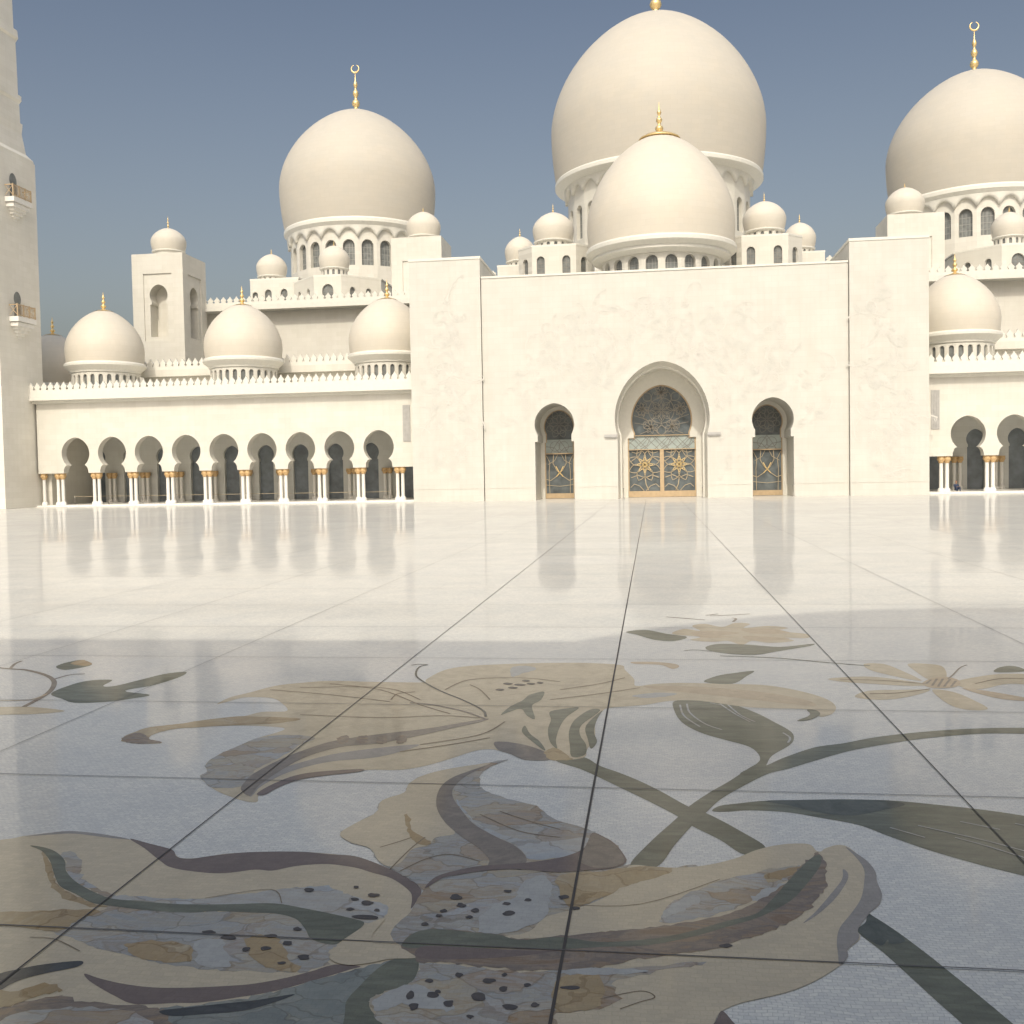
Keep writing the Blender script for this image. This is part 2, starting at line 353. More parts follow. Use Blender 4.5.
INLAY = [
('L',0,'cream','-5.986,7.114,-5.17,7.4,-5.022,7.503,-4.747,7.617,-4.433,7.597,-4.118,7.489,-3.865,7.402,-3.671,7.293,-3.543,7.162,-3.391,7.175,-3.235,7.269,-2.984,7.331,-2.677,7.358,-2.436,7.338,-2.229,7.296,-2.043,7.176,-1.814,7.009,-1.662,6.828,-1.583,6.667,-1.567,6.508,-1.595,6.428,-1.402,6.125,-1.382,5.76,-1.389,5.303,-1.299,4.743,-2.549,4.291,-3.82,4.48'),
('L',1,'plum','-4.13,7.511,-3.915,7.42,-3.681,7.313,-3.576,7.179,-3.458,7.149,-3.318,7.221,-3.129,7.298,-2.945,7.335,-2.677,7.358,-2.433,7.328,-2.232,7.306,-2.001,7.16,-1.814,7.009,-1.67,6.862,-1.593,6.724,-1.588,6.585,-1.599,6.443,-1.629,6.597,-1.68,6.724,-1.848,6.916,-2.019,7.009,-2.168,7.089,-2.371,7.137,-2.516,7.115,-2.635,7.066,-2.754,6.981,-2.885,6.988,-3.078,6.906,-3.268,6.907,-3.513,6.97,-3.667,7.091,-3.902,7.315'),
('L',1,'slate','-5.011,7.485,-4.857,7.585,-4.698,7.637,-4.433,7.597,-4.124,7.5,-4.3,7.514,-4.638,7.58,-4.83,7.541'),
('L',2,'olive','-4.846,7.297,-4.701,7.267,-4.544,7.176,-4.383,7.019,-4.27,6.846,-4.094,6.67,-3.876,6.516,-3.669,6.41,-3.456,6.389,-3.195,6.365,-2.922,6.383,-2.777,6.404,-2.525,6.435,-2.297,6.378,-2.071,6.307,-1.883,6.236,-1.845,6.196,-1.851,6.124,-1.904,5.981,-1.941,5.897,-2.041,5.914,-2.125,5.973,-2.198,6.091,-2.311,6.225,-2.468,6.285,-2.638,6.285,-2.879,6.285,-3.034,6.248,-3.314,6.252,-3.606,6.296,-3.772,6.336,-3.972,6.465,-4.151,6.577,-4.326,6.785,-4.497,7.009,-4.68,7.195'),
('L',1,'ochre','-4.674,7.186,-4.491,7,-4.326,6.785,-4.146,6.569,-3.962,6.449,-3.763,6.321,-3.601,6.288,-3.793,6.286,-4.067,6.44,-4.27,6.645,-4.46,6.886'),
('L',1,'marble','-4.517,7.199,-4.404,7.188,-4.226,6.984,-4.176,6.873,-4.037,6.702,-3.857,6.56,-3.645,6.445,-3.669,6.41,-3.876,6.516,-4.094,6.67,-4.27,6.846,-4.389,7.028'),
('L',1,'pale','-3.669,6.41,-3.605,6.465,-3.347,6.456,-3.065,6.466,-2.763,6.592,-2.609,6.657,-2.447,6.705,-2.279,6.738,-2.109,6.652,-1.941,6.553,-1.786,6.488,-1.738,6.384,-1.759,6.262,-1.839,6.197,-2.029,6.281,-2.292,6.363,-2.519,6.42,-2.774,6.396,-3.016,6.358,-3.444,6.366'),
('L',1,'marble','-4.718,6.106,-4.292,6.115,-3.967,6.161,-3.649,6.221,-3.61,6.303,-3.322,6.267,-3.041,6.262,-2.882,6.293,-2.644,6.299,-2.473,6.3,-2.298,6.226,-2.191,6.092,-2.112,5.975,-2.029,5.915,-1.929,5.899,-1.951,5.793,-1.896,5.661,-2.003,5.566,-2.11,5.532,-2.331,5.528,-2.541,5.525,-2.794,5.542,-3.047,5.61,-3.357,5.708,-3.571,5.794,-3.829,5.908,-4.178,5.947,-4.591,5.937'),
('L',2,'ochre','-4.729,6.121,-4.302,6.13,-3.98,6.183,-3.649,6.221,-3.707,6.079,-3.745,5.916,-3.825,5.902,-4.178,5.947,-4.591,5.937'),
('L',2,'paleblue','-2.81,5.854,-2.66,5.895,-2.58,5.77,-2.464,5.557,-2.65,5.563,-2.728,5.692'),
('L',2,'ochre','-3.23,5.773,-3.095,5.826,-2.866,5.822,-2.731,5.604,-2.909,5.586,-3.096,5.643'),
('L',2,'ochre','-2.517,5.909,-2.388,5.989,-2.264,5.866,-2.148,5.685,-2.047,5.574,-2.126,5.542,-2.286,5.598,-2.41,5.723'),
('L',2,'char','-3.865,5.22,-3.774,5.356,-3.704,5.411,-3.615,5.468,-3.5,5.516,-3.391,5.546,-3.355,5.518,-3.375,5.467,-3.488,5.396,-3.592,5.316,-3.635,5.242,-3.65,5.174,-3.719,5.016'),
('L',2,'char','-3.685,5.051,-3.608,5.112,-3.559,5.128,-3.537,5.087,-3.56,5.042,-3.616,4.953'),
('L',1,'plum','-3.277,5.405,-3.157,5.359,-2.981,5.313,-2.791,5.293,-2.594,5.312,-2.404,5.348,-2.246,5.392,-2.09,5.476,-1.972,5.563,-1.863,5.652,-1.712,5.648,-1.758,5.602,-1.898,5.483,-2.102,5.323,-2.286,5.234,-2.466,5.163,-2.6,5.144,-2.814,5.112,-2.968,5.182,-3.128,5.276,-3.233,5.351'),
('L',1,'teal','-2.816,4.857,-2.655,5.081,-2.457,5.143,-2.267,5.23,-2.1,5.317,-1.896,5.478,-1.755,5.591,-1.608,5.701,-1.512,5.747,-1.527,5.508,-1.606,5.281,-1.536,4.95,-2.722,4.595'),
('L',2,'char','-2.643,5.057,-2.497,5.108,-2.325,5.166,-2.174,5.213,-1.978,5.297,-2.165,5.121,-2.412,5.045,-2.565,5.014'),
('L',1,'brown','-3.725,4.942,-3.533,5.003,-3.414,5.089,-3.275,5.151,-3.086,5.1,-2.836,5.099,-2.65,5.072,-2.578,5.018,-2.54,4.746,-3.478,4.604'),
('L',2,'marble','-3.443,4.87,-3.302,5.006,-3.041,5.053,-2.733,5.012,-2.608,4.878,-2.769,4.677,-3.275,4.625'),
('L',2,'ochre','-3.808,5.225,-3.579,5.159,-3.441,5.273,-3.305,5.219,-3.39,5.145,-3.491,5.028,-3.657,5.011'),
('L',3,'olive','-1.554,5.725,-1.491,5.762,-1.4,5.758,-1.363,5.623,-1.375,5.478,-1.466,5.386,-1.543,5.298,-1.526,5.195,-1.44,5.079,-1.383,4.966,-1.57,4.891,-1.644,5.133,-1.673,5.264,-1.647,5.423,-1.609,5.599'),
('U',2,'marble','-1.455,9.922,-1.733,9.729,-2.003,9.542,-2.172,9.336,-2.246,9.082,-2.229,8.82,-2.368,8.586,-2.336,8.274,-2.427,8.021,-2.489,7.76,-2.344,7.575,-2.161,7.464,-2.024,7.216,-1.818,7.027,-1.652,6.846,-1.584,6.733,-1.507,6.929,-1.322,7.089,-1.066,7.167,-0.723,7.124,-0.55,7.176,-0.325,7.233,-0.221,7.336,-0.248,7.527,-0.322,7.747,-0.452,7.909,-0.554,8.035,-0.801,8.202,-1.01,8.534,-1.286,8.725,-1.505,8.933,-1.602,9.131,-1.631,9.471,-1.548,9.742'),
('U',3,'cream','-1.602,9.773,-1.733,9.729,-2.003,9.542,-2.172,9.336,-2.246,9.082,-2.229,8.82,-2.368,8.586,-2.336,8.274,-2.427,8.021,-2.489,7.76,-2.344,7.575,-2.161,7.464,-2.024,7.216,-1.918,7.129,-1.854,7.231,-1.836,7.471,-1.733,7.563,-1.707,7.737,-1.575,7.837,-1.705,8.08,-1.843,8.416,-1.915,8.759,-1.927,9.077,-1.851,9.359'),
('U',3,'pale','-1.718,8.664,-1.552,8.287,-1.392,8.035,-1.133,7.807,-0.849,7.723,-0.549,7.835,-0.506,7.752,-0.637,7.474,-0.922,7.351,-1.025,7.582,-1.253,7.819,-1.481,8.122,-1.634,8.407'),
('U',4,'taupe','-1.627,9.686,-1.756,9.366,-1.809,8.997,-1.763,8.716,-1.634,8.407,-1.473,8.075,-1.25,7.798,-1.076,7.62,-0.968,7.425,-0.949,7.272,-1.074,7.223,-1.201,7.193,-1.222,7.325,-1.332,7.535,-1.516,7.775,-1.705,8.08,-1.843,8.416,-1.915,8.759,-1.927,9.077,-1.851,9.359'),
('U',4,'plum','-1.582,6.784,-1.544,6.97,-1.418,7.099,-1.253,7.198,-0.985,7.268,-0.768,7.364,-0.636,7.464,-0.536,7.624,-0.5,7.927,-0.412,7.868,-0.313,7.706,-0.248,7.527,-0.221,7.354,-0.325,7.233,-0.5,7.181,-0.702,7.126,-0.971,7.157,-1.189,7.119,-1.376,7.03,-1.496,6.948,-1.558,6.803'),
('U',5,'taupe','-0.534,7.604,-0.499,7.905,-0.411,7.847,-0.312,7.685,-0.254,7.507,-0.236,7.353,-0.325,7.251,-0.461,7.239,-0.571,7.381'),
('U',4,'ochre','-2.079,8.244,-2.028,8.174,-1.918,7.853,-1.735,7.648,-1.756,7.561,-1.885,7.678,-2.007,7.984'),
('R',1,'marble','-1.584,6.733,-1.535,6.926,-1.408,7.045,-1.189,7.119,-0.971,7.157,-0.702,7.126,-0.5,7.181,-0.325,7.233,-0.22,7.317,-0.12,7.297,0.093,7.288,0.306,7.326,0.22,6.914,-0.112,6.566,-0.482,6.31,-0.823,6.005,-1.184,5.97,-1.528,5.911,-1.646,6.13,-1.595,6.397'),
('R',2,'cream','-0.191,7.3,0.001,7.289,0.199,7.298,0.378,7.369,0.565,7.5,0.724,7.671,0.882,7.787,1.036,7.842,1.144,7.83,1.17,7.71,1.203,7.693,1.242,7.756,1.342,7.837,1.41,7.812,1.459,7.656,1.502,7.515,1.515,7.332,1.49,7.163,1.476,6.946,1.423,6.784,1.345,6.664,1.319,6.61,1.218,6.401,1.206,6.279,1.108,6.127,1.092,6.038,1.027,5.923,0.878,5.746,0.725,5.61,0.583,5.527,0.428,5.444,0.328,5.353,0.286,5.25,0.194,4.898,-0.477,4.828,-1.25,4.748,-1.39,4.993,-1.515,5.196,-1.543,5.298,-1.467,5.391,-1.375,5.478,-1.362,5.617,-1.394,5.759,-1.471,5.878,-1.379,6.018,-0.84,6.137,-0.711,6.39,-0.5,6.56,-0.314,6.783,-0.241,7.043'),
('R',3,'ochre','-0.676,7.074,-0.4,7.171,-0.12,7.288,0.107,7.271,0.021,7.101,-0.184,6.961,-0.314,6.783,-0.47,6.609,-0.565,6.554,-0.648,6.752'),
('R',3,'paleblue','-0.925,6.912,-0.781,7.065,-0.709,6.829,-0.712,6.587,-0.721,6.36,-0.878,6.189,-1.071,6.101,-1.121,6.322,-1.059,6.555,-0.943,6.677'),
('R',3,'slate','1.397,7.8,1.459,7.656,1.502,7.515,1.515,7.332,1.49,7.163,1.476,6.946,1.423,6.784,1.345,6.664,1.319,6.61,1.218,6.401,1.2,6.278,1.108,6.127,1.092,6.038,1.027,5.923,1.039,6.057,1.067,6.252,1.118,6.426,1.213,6.614,1.321,6.853,1.392,7.104,1.445,7.371,1.432,7.604'),
('R',3,'slate','1.3,7.358,1.321,7.288,1.288,7.145,1.162,6.854,1.01,6.595,0.898,6.455,1,6.631,1.141,6.916,1.261,7.177'),
('R',3,'marble','0.015,6.4,0.082,6.66,0.267,6.918,0.501,7.127,0.793,7.313,1.012,7.406,0.913,7.181,0.763,6.93,0.601,6.739,0.396,6.553,0.184,6.43'),
('R',4,'paleblue','0.028,6.459,0.095,6.661,0.23,6.816,0.279,6.757,0.21,6.626,0.111,6.526'),
('R',4,'paleblue','0.621,6.82,0.72,6.959,0.873,7.074,0.779,6.899,0.648,6.759'),
('R',4,'ochre','0.748,7.219,0.897,7.323,1.033,7.408,0.957,7.256,0.841,7.14,0.753,7.08'),
('R',4,'brown','-1.531,5.924,-1.512,6.052,-1.465,6.119,-1.366,6.163,-1.121,6.138,-0.963,6.125,-0.849,6.068,-0.593,6.14,-0.352,6.211,-0.2,6.253,-0.004,6.32,0.214,6.412,0.425,6.526,0.598,6.708,0.759,6.897,0.911,7.163,1.008,7.378,1.102,7.547,1.172,7.68,1.196,7.517,1.182,7.303,1.125,7.037,1.04,6.827,0.934,6.625,0.785,6.43,0.616,6.262,0.459,6.161,0.305,6.049,0.099,5.966,-0.104,5.885,-0.33,5.766,-0.442,5.731,-0.611,5.697,-0.869,5.689,-1.076,5.711,-1.229,5.738,-1.374,5.724,-1.451,5.797'),
('R',5,'olive','-1.531,5.924,-1.512,6.052,-1.465,6.119,-1.365,6.156,-1.12,6.131,-0.961,6.112,-0.83,6.057,-0.591,6.12,-0.346,6.077,-0.047,6.145,0.197,6.27,0.419,6.431,0.615,6.558,0.731,6.759,0.909,7.146,1.099,7.527,1.183,7.612,1.149,7.4,0.993,7.034,0.861,6.779,0.656,6.533,0.445,6.37,0.224,6.211,-0.047,6.067,-0.342,6.012,-0.578,5.964,-1.084,5.928,-1.384,5.899,-1.486,5.889'),
('R',5,'plum','-1.389,5.924,-1.084,5.928,-0.752,5.921,-0.576,5.951,-0.803,5.854,-1.09,5.788,-1.324,5.766,-1.423,5.806'),
('R',3,'marble','-1.372,5.712,-1.226,5.726,-1.044,5.696,-0.827,5.676,-0.543,5.698,-0.328,5.731,-0.046,5.806,0.28,5.898,0.18,5.816,-0.046,5.724,-0.255,5.589,-0.206,5.432,-0.308,5.318,-0.539,5.235,-0.55,5.079,-1.153,4.758,-1.39,4.993,-1.515,5.196,-1.543,5.298,-1.467,5.391,-1.375,5.478,-1.364,5.629'),
('R',4,'paleblue','-1.532,5.257,-1.465,5.381,-1.361,5.468,-1.249,5.424,-1.145,5.327,-1.068,5.211,-1.204,5.218,-1.373,5.242,-1.465,5.171'),
('R',4,'ochre','-0.548,5.628,-0.326,5.673,-0.3,5.381,-0.36,5.303,-0.526,5.266,-0.574,5.437'),
('R',4,'paleblue','-0.554,5.703,-0.33,5.754,-0.074,5.756,-0.102,5.718,-0.326,5.684,-0.523,5.665'),
('R',4,'plum','0.328,5.353,0.373,5.259,0.424,5.097,0.227,5.076,0.291,5.251'),
('R',5,'cream','-1.925,5.751,-1.915,5.913,-1.866,6.067,-1.807,6.2,-1.731,6.28,-1.736,6.178,-1.747,6.03,-1.698,5.921,-1.534,5.884,-1.459,5.828,-1.415,5.769,-1.558,5.743,-1.663,5.684,-1.772,5.649,-1.871,5.675'),
('P',7,'spot','-2.335,6.665,-2.339,6.647,-2.351,6.633,-2.375,6.637,-2.392,6.651,-2.404,6.669,-2.401,6.693,-2.372,6.698,-2.343,6.688'),
('P',7,'spot','-2.04,6.742,-2.038,6.729,-2.05,6.723,-2.062,6.725,-2.072,6.734,-2.076,6.745,-2.076,6.761,-2.061,6.764,-2.045,6.757'),
('P',7,'spot','-1.856,6.625,-1.869,6.607,-1.884,6.594,-1.909,6.591,-1.932,6.606,-1.941,6.63,-1.928,6.651,-1.899,6.647,-1.874,6.645'),
('P',7,'spot','-1.98,6.549,-1.983,6.534,-1.998,6.528,-2.015,6.526,-2.026,6.538,-2.04,6.553,-2.03,6.568,-2.01,6.57,-1.994,6.562'),
('P',7,'spot','-1.865,6.504,-1.875,6.48,-1.893,6.461,-1.925,6.464,-1.945,6.485,-1.95,6.507,-1.941,6.528,-1.914,6.533,-1.892,6.52'),
('P',7,'spot','-1.797,6.394,-1.793,6.378,-1.807,6.375,-1.818,6.376,-1.831,6.382,-1.832,6.397,-1.829,6.41,-1.817,6.414,-1.804,6.406'),
('P',7,'spot','-1.964,6.393,-1.975,6.38,-1.985,6.37,-2.002,6.373,-2.019,6.38,-2.019,6.395,-2.013,6.407,-1.998,6.415,-1.981,6.405'),
('P',7,'spot','-1.779,6.29,-1.782,6.262,-1.844,6.255,-1.889,6.255,-1.927,6.265,-1.954,6.287,-1.916,6.31,-1.86,6.314,-1.811,6.308'),
('P',7,'spot','-2.739,5.984,-2.738,5.971,-2.763,5.966,-2.791,5.96,-2.82,5.968,-2.829,5.984,-2.809,5.997,-2.778,6.005,-2.755,5.992'),
('P',7,'spot','-2.587,5.929,-2.576,5.907,-2.605,5.894,-2.639,5.9,-2.674,5.909,-2.678,5.931,-2.666,5.952,-2.632,5.952,-2.605,5.944'),
('P',7,'spot','-2.433,5.785,-2.436,5.769,-2.444,5.757,-2.463,5.752,-2.478,5.771,-2.481,5.787,-2.477,5.8,-2.464,5.805,-2.444,5.804'),
('P',7,'spot','-2.309,5.809,-2.312,5.793,-2.329,5.785,-2.353,5.775,-2.371,5.794,-2.375,5.812,-2.364,5.824,-2.346,5.828,-2.325,5.823'),
('P',7,'spot','-2.332,5.967,-2.343,5.952,-2.359,5.944,-2.381,5.94,-2.399,5.953,-2.418,5.97,-2.394,5.981,-2.375,5.99,-2.347,5.985'),
('P',7,'spot','-2.21,5.885,-2.203,5.863,-2.223,5.855,-2.244,5.859,-2.262,5.87,-2.263,5.887,-2.262,5.904,-2.243,5.907,-2.219,5.906'),
('P',7,'spot','-2.211,6.076,-2.216,6.058,-2.232,6.053,-2.248,6.051,-2.263,6.063,-2.269,6.079,-2.263,6.092,-2.249,6.104,-2.231,6.089'),
('P',7,'spot','-2.046,5.72,-2.035,5.7,-2.058,5.691,-2.085,5.687,-2.102,5.706,-2.116,5.725,-2.101,5.74,-2.077,5.748,-2.051,5.74'),
('P',7,'spot','-2.155,5.636,-2.16,5.626,-2.169,5.619,-2.185,5.615,-2.201,5.624,-2.206,5.638,-2.193,5.646,-2.18,5.652,-2.162,5.648'),
('P',7,'spot','-1.295,6.644,-1.297,6.615,-1.323,6.603,-1.351,6.603,-1.374,6.622,-1.372,6.649,-1.369,6.679,-1.338,6.688,-1.317,6.663'),
('P',7,'spot','-1.245,6.522,-1.249,6.498,-1.269,6.488,-1.288,6.497,-1.31,6.504,-1.304,6.525,-1.304,6.549,-1.281,6.551,-1.266,6.536'),
('P',7,'spot','-1.354,6.427,-1.352,6.412,-1.366,6.404,-1.385,6.403,-1.402,6.414,-1.397,6.43,-1.388,6.439,-1.375,6.451,-1.362,6.437'),
('P',7,'spot','-1.37,6.351,-1.378,6.34,-1.384,6.329,-1.399,6.33,-1.411,6.339,-1.412,6.353,-1.407,6.366,-1.393,6.364,-1.379,6.362'),
('P',7,'spot','-1.149,6.454,-1.146,6.432,-1.164,6.42,-1.185,6.425,-1.201,6.439,-1.197,6.457,-1.19,6.47,-1.175,6.482,-1.157,6.472'),
('P',7,'spot','-1.17,6.347,-1.176,6.332,-1.189,6.328,-1.203,6.327,-1.217,6.334,-1.218,6.35,-1.207,6.358,-1.196,6.369,-1.179,6.362'),
('P',7,'spot','-1.433,6.221,-1.431,6.207,-1.446,6.2,-1.466,6.197,-1.477,6.21,-1.479,6.223,-1.473,6.235,-1.455,6.244,-1.44,6.231'),
('P',7,'spot','-0.981,6.771,-0.98,6.758,-0.994,6.747,-1.014,6.751,-1.026,6.76,-1.033,6.775,-1.021,6.787,-1.002,6.785,-0.981,6.787'),
('P',7,'spot','-0.957,6.572,-0.96,6.558,-0.972,6.545,-0.993,6.55,-1.011,6.558,-1.006,6.574,-1.002,6.591,-0.98,6.589,-0.965,6.584'),
('P',7,'spot','-0.908,6.431,-0.917,6.409,-0.936,6.392,-0.967,6.388,-0.989,6.41,-0.98,6.434,-0.971,6.454,-0.946,6.464,-0.921,6.453'),
('P',7,'spot','-0.826,6.639,-0.832,6.624,-0.845,6.619,-0.858,6.619,-0.874,6.626,-0.871,6.643,-0.866,6.658,-0.849,6.665,-0.834,6.654'),
('P',7,'spot','-0.582,6.71,-0.589,6.688,-0.609,6.679,-0.633,6.673,-0.646,6.693,-0.654,6.716,-0.634,6.73,-0.613,6.743,-0.59,6.732'),
('P',7,'spot','-0.498,6.545,-0.504,6.526,-0.519,6.519,-0.537,6.512,-0.546,6.531,-0.551,6.551,-0.537,6.563,-0.523,6.566,-0.51,6.56'),
('P',7,'spot','-1.094,5.597,-1.102,5.581,-1.108,5.563,-1.125,5.571,-1.138,5.583,-1.14,5.602,-1.135,5.619,-1.12,5.617,-1.106,5.613'),
('P',7,'spot','-0.845,5.622,-0.852,5.61,-0.859,5.6,-0.87,5.604,-0.878,5.612,-0.878,5.624,-0.873,5.632,-0.865,5.643,-0.852,5.636'),
('P',7,'spot','-1.249,5.513,-1.252,5.499,-1.264,5.489,-1.28,5.496,-1.294,5.502,-1.296,5.515,-1.289,5.527,-1.274,5.534,-1.258,5.526'),
('P',7,'spot','-0.899,5.548,-0.916,5.532,-0.928,5.516,-0.952,5.517,-0.971,5.53,-0.973,5.551,-0.962,5.569,-0.937,5.569,-0.912,5.568'),
('P',7,'spot','-0.825,5.467,-0.826,5.449,-0.839,5.434,-0.857,5.438,-0.867,5.454,-0.869,5.47,-0.862,5.484,-0.847,5.492,-0.828,5.487'),
('P',7,'spot','-0.699,5.523,-0.706,5.509,-0.716,5.501,-0.73,5.499,-0.737,5.513,-0.739,5.526,-0.731,5.534,-0.721,5.539,-0.709,5.536'),
('P',7,'spot','-1.32,5.347,-1.32,5.319,-1.331,5.307,-1.346,5.301,-1.361,5.328,-1.363,5.354,-1.358,5.372,-1.35,5.394,-1.331,5.379'),
('P',7,'spot','-1.185,5.36,-1.193,5.338,-1.212,5.33,-1.232,5.334,-1.248,5.344,-1.251,5.363,-1.249,5.386,-1.224,5.393,-1.2,5.381'),
('P',7,'spot','-1.272,5.231,-1.272,5.212,-1.283,5.199,-1.301,5.192,-1.312,5.217,-1.325,5.24,-1.315,5.26,-1.297,5.264,-1.276,5.258'),
('P',7,'spot','-1.093,5.28,-1.091,5.254,-1.108,5.245,-1.125,5.249,-1.138,5.265,-1.146,5.287,-1.136,5.305,-1.121,5.309,-1.098,5.312'),
('P',7,'spot','-0.932,5.37,-0.927,5.339,-0.951,5.324,-0.979,5.326,-1,5.348,-1.01,5.379,-0.994,5.406,-0.966,5.412,-0.941,5.396'),
('P',7,'spot','-0.741,5.285,-0.748,5.263,-0.773,5.252,-0.799,5.253,-0.813,5.269,-0.827,5.288,-0.806,5.304,-0.781,5.304,-0.761,5.299'),
('P',7,'spot','-0.629,5.317,-0.638,5.301,-0.648,5.291,-0.662,5.29,-0.675,5.302,-0.672,5.32,-0.666,5.334,-0.653,5.338,-0.643,5.328'),
('P',7,'spot','-0.957,5.163,-0.966,5.152,-0.97,5.139,-0.983,5.146,-0.991,5.154,-0.999,5.166,-0.992,5.178,-0.978,5.177,-0.966,5.174'),
('P',7,'spot','-1.183,5.398,-1.182,5.385,-1.193,5.382,-1.204,5.378,-1.215,5.387,-1.216,5.402,-1.212,5.414,-1.2,5.418,-1.189,5.409'),
('P',7,'spot','-0.427,5.517,-0.439,5.5,-0.472,5.491,-0.501,5.495,-0.529,5.499,-0.537,5.515,-0.505,5.526,-0.475,5.535,-0.44,5.532'),
('P',7,'spot','0.44,6.101,0.423,6.086,0.406,6.071,0.384,6.076,0.36,6.083,0.364,6.102,0.386,6.115,0.411,6.127,0.433,6.117'),
('S1',0,'olive','1.325,6.639,1.358,6.591,1.451,6.389,1.554,6.107,1.614,5.922,1.697,5.665,1.781,5.384,1.861,5.114,1.578,5.085,1.527,5.358,1.465,5.563,1.382,5.853,1.304,6.114,1.219,6.333,1.218,6.415,1.284,6.512'),
('S1',1,'deep','1.324,6.632,1.356,6.584,1.438,6.408,1.462,6.264,1.368,6.229,1.368,6.281,1.304,6.197,1.222,6.347,1.221,6.415,1.283,6.505'),
('S2',0,'olive','-0.968,9.921,-0.715,9.668,-0.511,9.396,-0.272,9.056,-0.051,8.741,0.154,8.425,0.267,8.195,0.482,7.879,0.644,7.585,0.811,7.74,0.65,8.09,0.438,8.448,0.259,8.661,0.036,9.051,-0.17,9.359,-0.361,9.596,-0.53,9.781,-0.682,10.047,-0.845,10.107'),
('S3',1,'olive','-0.191,7.3,-0.049,7.781,0.151,8.303,0.284,8.663,0.471,9.042,0.67,9.392,0.944,9.92,1.034,9.893,1.259,10.2,1.603,10.587,1.909,10.76,2.279,11.021,2.768,11.257,3.327,11.44,3.921,11.52,4.567,11.475,4.45,11.181,3.834,11.263,3.387,11.234,2.833,11.037,2.354,10.77,1.926,10.479,1.562,10.134,1.237,9.809,1.034,9.635,0.742,9.191,0.545,8.842,0.418,8.521,0.282,8.173,0.138,7.744,0.001,7.299'),
('F1',0,'olive','0.247,12.615,0.225,12.14,0.301,11.542,0.48,11.112,0.724,10.82,0.93,10.599,1.006,10.361,1.008,10.095,0.909,9.851,0.778,9.616,0.876,9.498,1.031,9.86,1.139,10.244,1.367,10.666,1.447,10.967,1.441,11.237,1.326,11.604,1.154,12.068,0.9,12.489,0.55,12.631'),
('F2',0,'olive','0.46,8.549,0.534,8.683,0.663,8.745,0.922,8.845,1.262,8.898,1.582,8.936,1.952,8.939,2.26,8.871,2.661,8.751,2.937,8.626,3.338,8.381,2.837,7.119,2.506,7.358,2.271,7.536,1.986,7.8,1.762,8.073,1.584,8.304,1.301,8.457,1.077,8.561,0.773,8.587,0.565,8.533'),
('F2',1,'deep','0.922,8.839,1.219,8.889,1.58,8.923,1.949,8.925,2.065,8.83,1.873,8.688,1.562,8.515,1.298,8.591,1.115,8.729'),
('B',0,'beige','-5.451,12.143,-5.438,12.514,-5.292,12.821,-5.107,13.238,-4.828,13.448,-4.45,13.6,-3.799,13.562,-3.277,13.553,-3.105,13.594,-3.122,13.795,-2.999,14.442,-2.689,14.758,-2.118,14.936,-1.532,15.036,-1.014,15.055,-0.494,14.919,-0.412,14.547,-0.275,13.922,-0.241,13.47,0.007,13.608,0.363,13.688,0.922,13.651,1.394,13.61,1.72,13.38,1.979,13.041,2.106,12.714,2.117,12.373,2.016,12.044,1.858,11.891,1.87,12.183,1.691,12.273,1.12,12.318,0.55,12.631,0.187,12.612,-0.116,12.38,-0.531,12.2,-0.616,11.991,-0.672,11.506,-0.637,10.853,-0.69,10.338,-0.694,10.081,-0.834,9.965,-1.031,9.952,-1.277,9.934,-1.455,10.137,-1.663,10.291,-1.828,10.223,-2.028,9.917,-2.225,9.66,-2.437,9.511,-2.729,9.489,-2.996,9.388,-3.249,9.256,-3.416,9.04,-3.521,8.692,-3.463,8.473,-3.636,8.514,-3.982,8.772,-4.298,9.147,-4.302,9.309,-4.431,9.571,-4.442,9.932,-4.373,10.204,-4.306,10.532,-4.13,10.975,-4.529,11.087,-4.938,11.062,-5.402,10.896,-5.526,10.667,-5.488,10.455,-5.262,10.305,-5.485,10.25,-5.693,10.318,-5.792,10.436,-5.813,10.648,-5.728,10.944,-5.451,11.124,-5.239,11.327,-4.878,11.495,-4.709,11.758,-4.419,11.826,-4.683,12.296,-4.898,12.513,-5.24,12.524,-5.383,12.231'),
('B',1,'ochre','-4.828,11.523,-5.239,11.327,-5.451,11.124,-5.728,10.944,-5.813,10.648,-5.792,10.436,-5.693,10.318,-5.485,10.25,-5.262,10.305,-5.488,10.455,-5.526,10.667,-5.402,10.896,-4.938,11.062,-4.389,11.188,-4.12,11.442'),
('B',1,'brown','-5.778,10.694,-5.792,10.436,-5.693,10.318,-5.485,10.25,-5.262,10.305,-5.488,10.455,-5.607,10.618'),
('B',1,'marble','-4.431,9.571,-4.442,9.932,-4.373,10.204,-4.306,10.532,-4.036,10.719,-3.659,10.616,-3.726,10.327,-3.749,9.942,-3.821,9.58,-3.84,9.245,-3.77,8.907,-4.007,8.829,-4.298,9.147,-4.302,9.309'),
('B',2,'taupe','-3.741,8.79,-3.8,9.027,-3.81,9.345,-3.735,9.762,-3.606,10.14,-3.4,10.509,-3.035,10.783,-2.542,11.074,-2.248,11.318,-1.922,11.573,-1.956,11.429,-2.214,11.139,-2.664,10.639,-2.935,10.419,-3.267,10.259,-3.497,9.886,-3.589,9.427,-3.623,8.948,-3.59,8.629'),
('B',1,'slate','-3.8,9.027,-3.81,9.345,-3.614,9.492,-3.284,9.974,-2.84,10.269,-2.447,10.412,-2.751,9.938,-3.205,9.728,-3.487,9.368,-3.593,8.92,-3.579,8.602'),
('B',3,'plum','-3.549,8.689,-3.511,8.957,-3.393,9.246,-3.195,9.39,-2.831,9.499,-2.807,9.418,-3.105,9.267,-3.302,9.126,-3.414,8.904,-3.465,8.667'),
('B',3,'brown','-3.406,10.632,-3.332,10.721,-3.247,10.479,-3.32,10.393'),
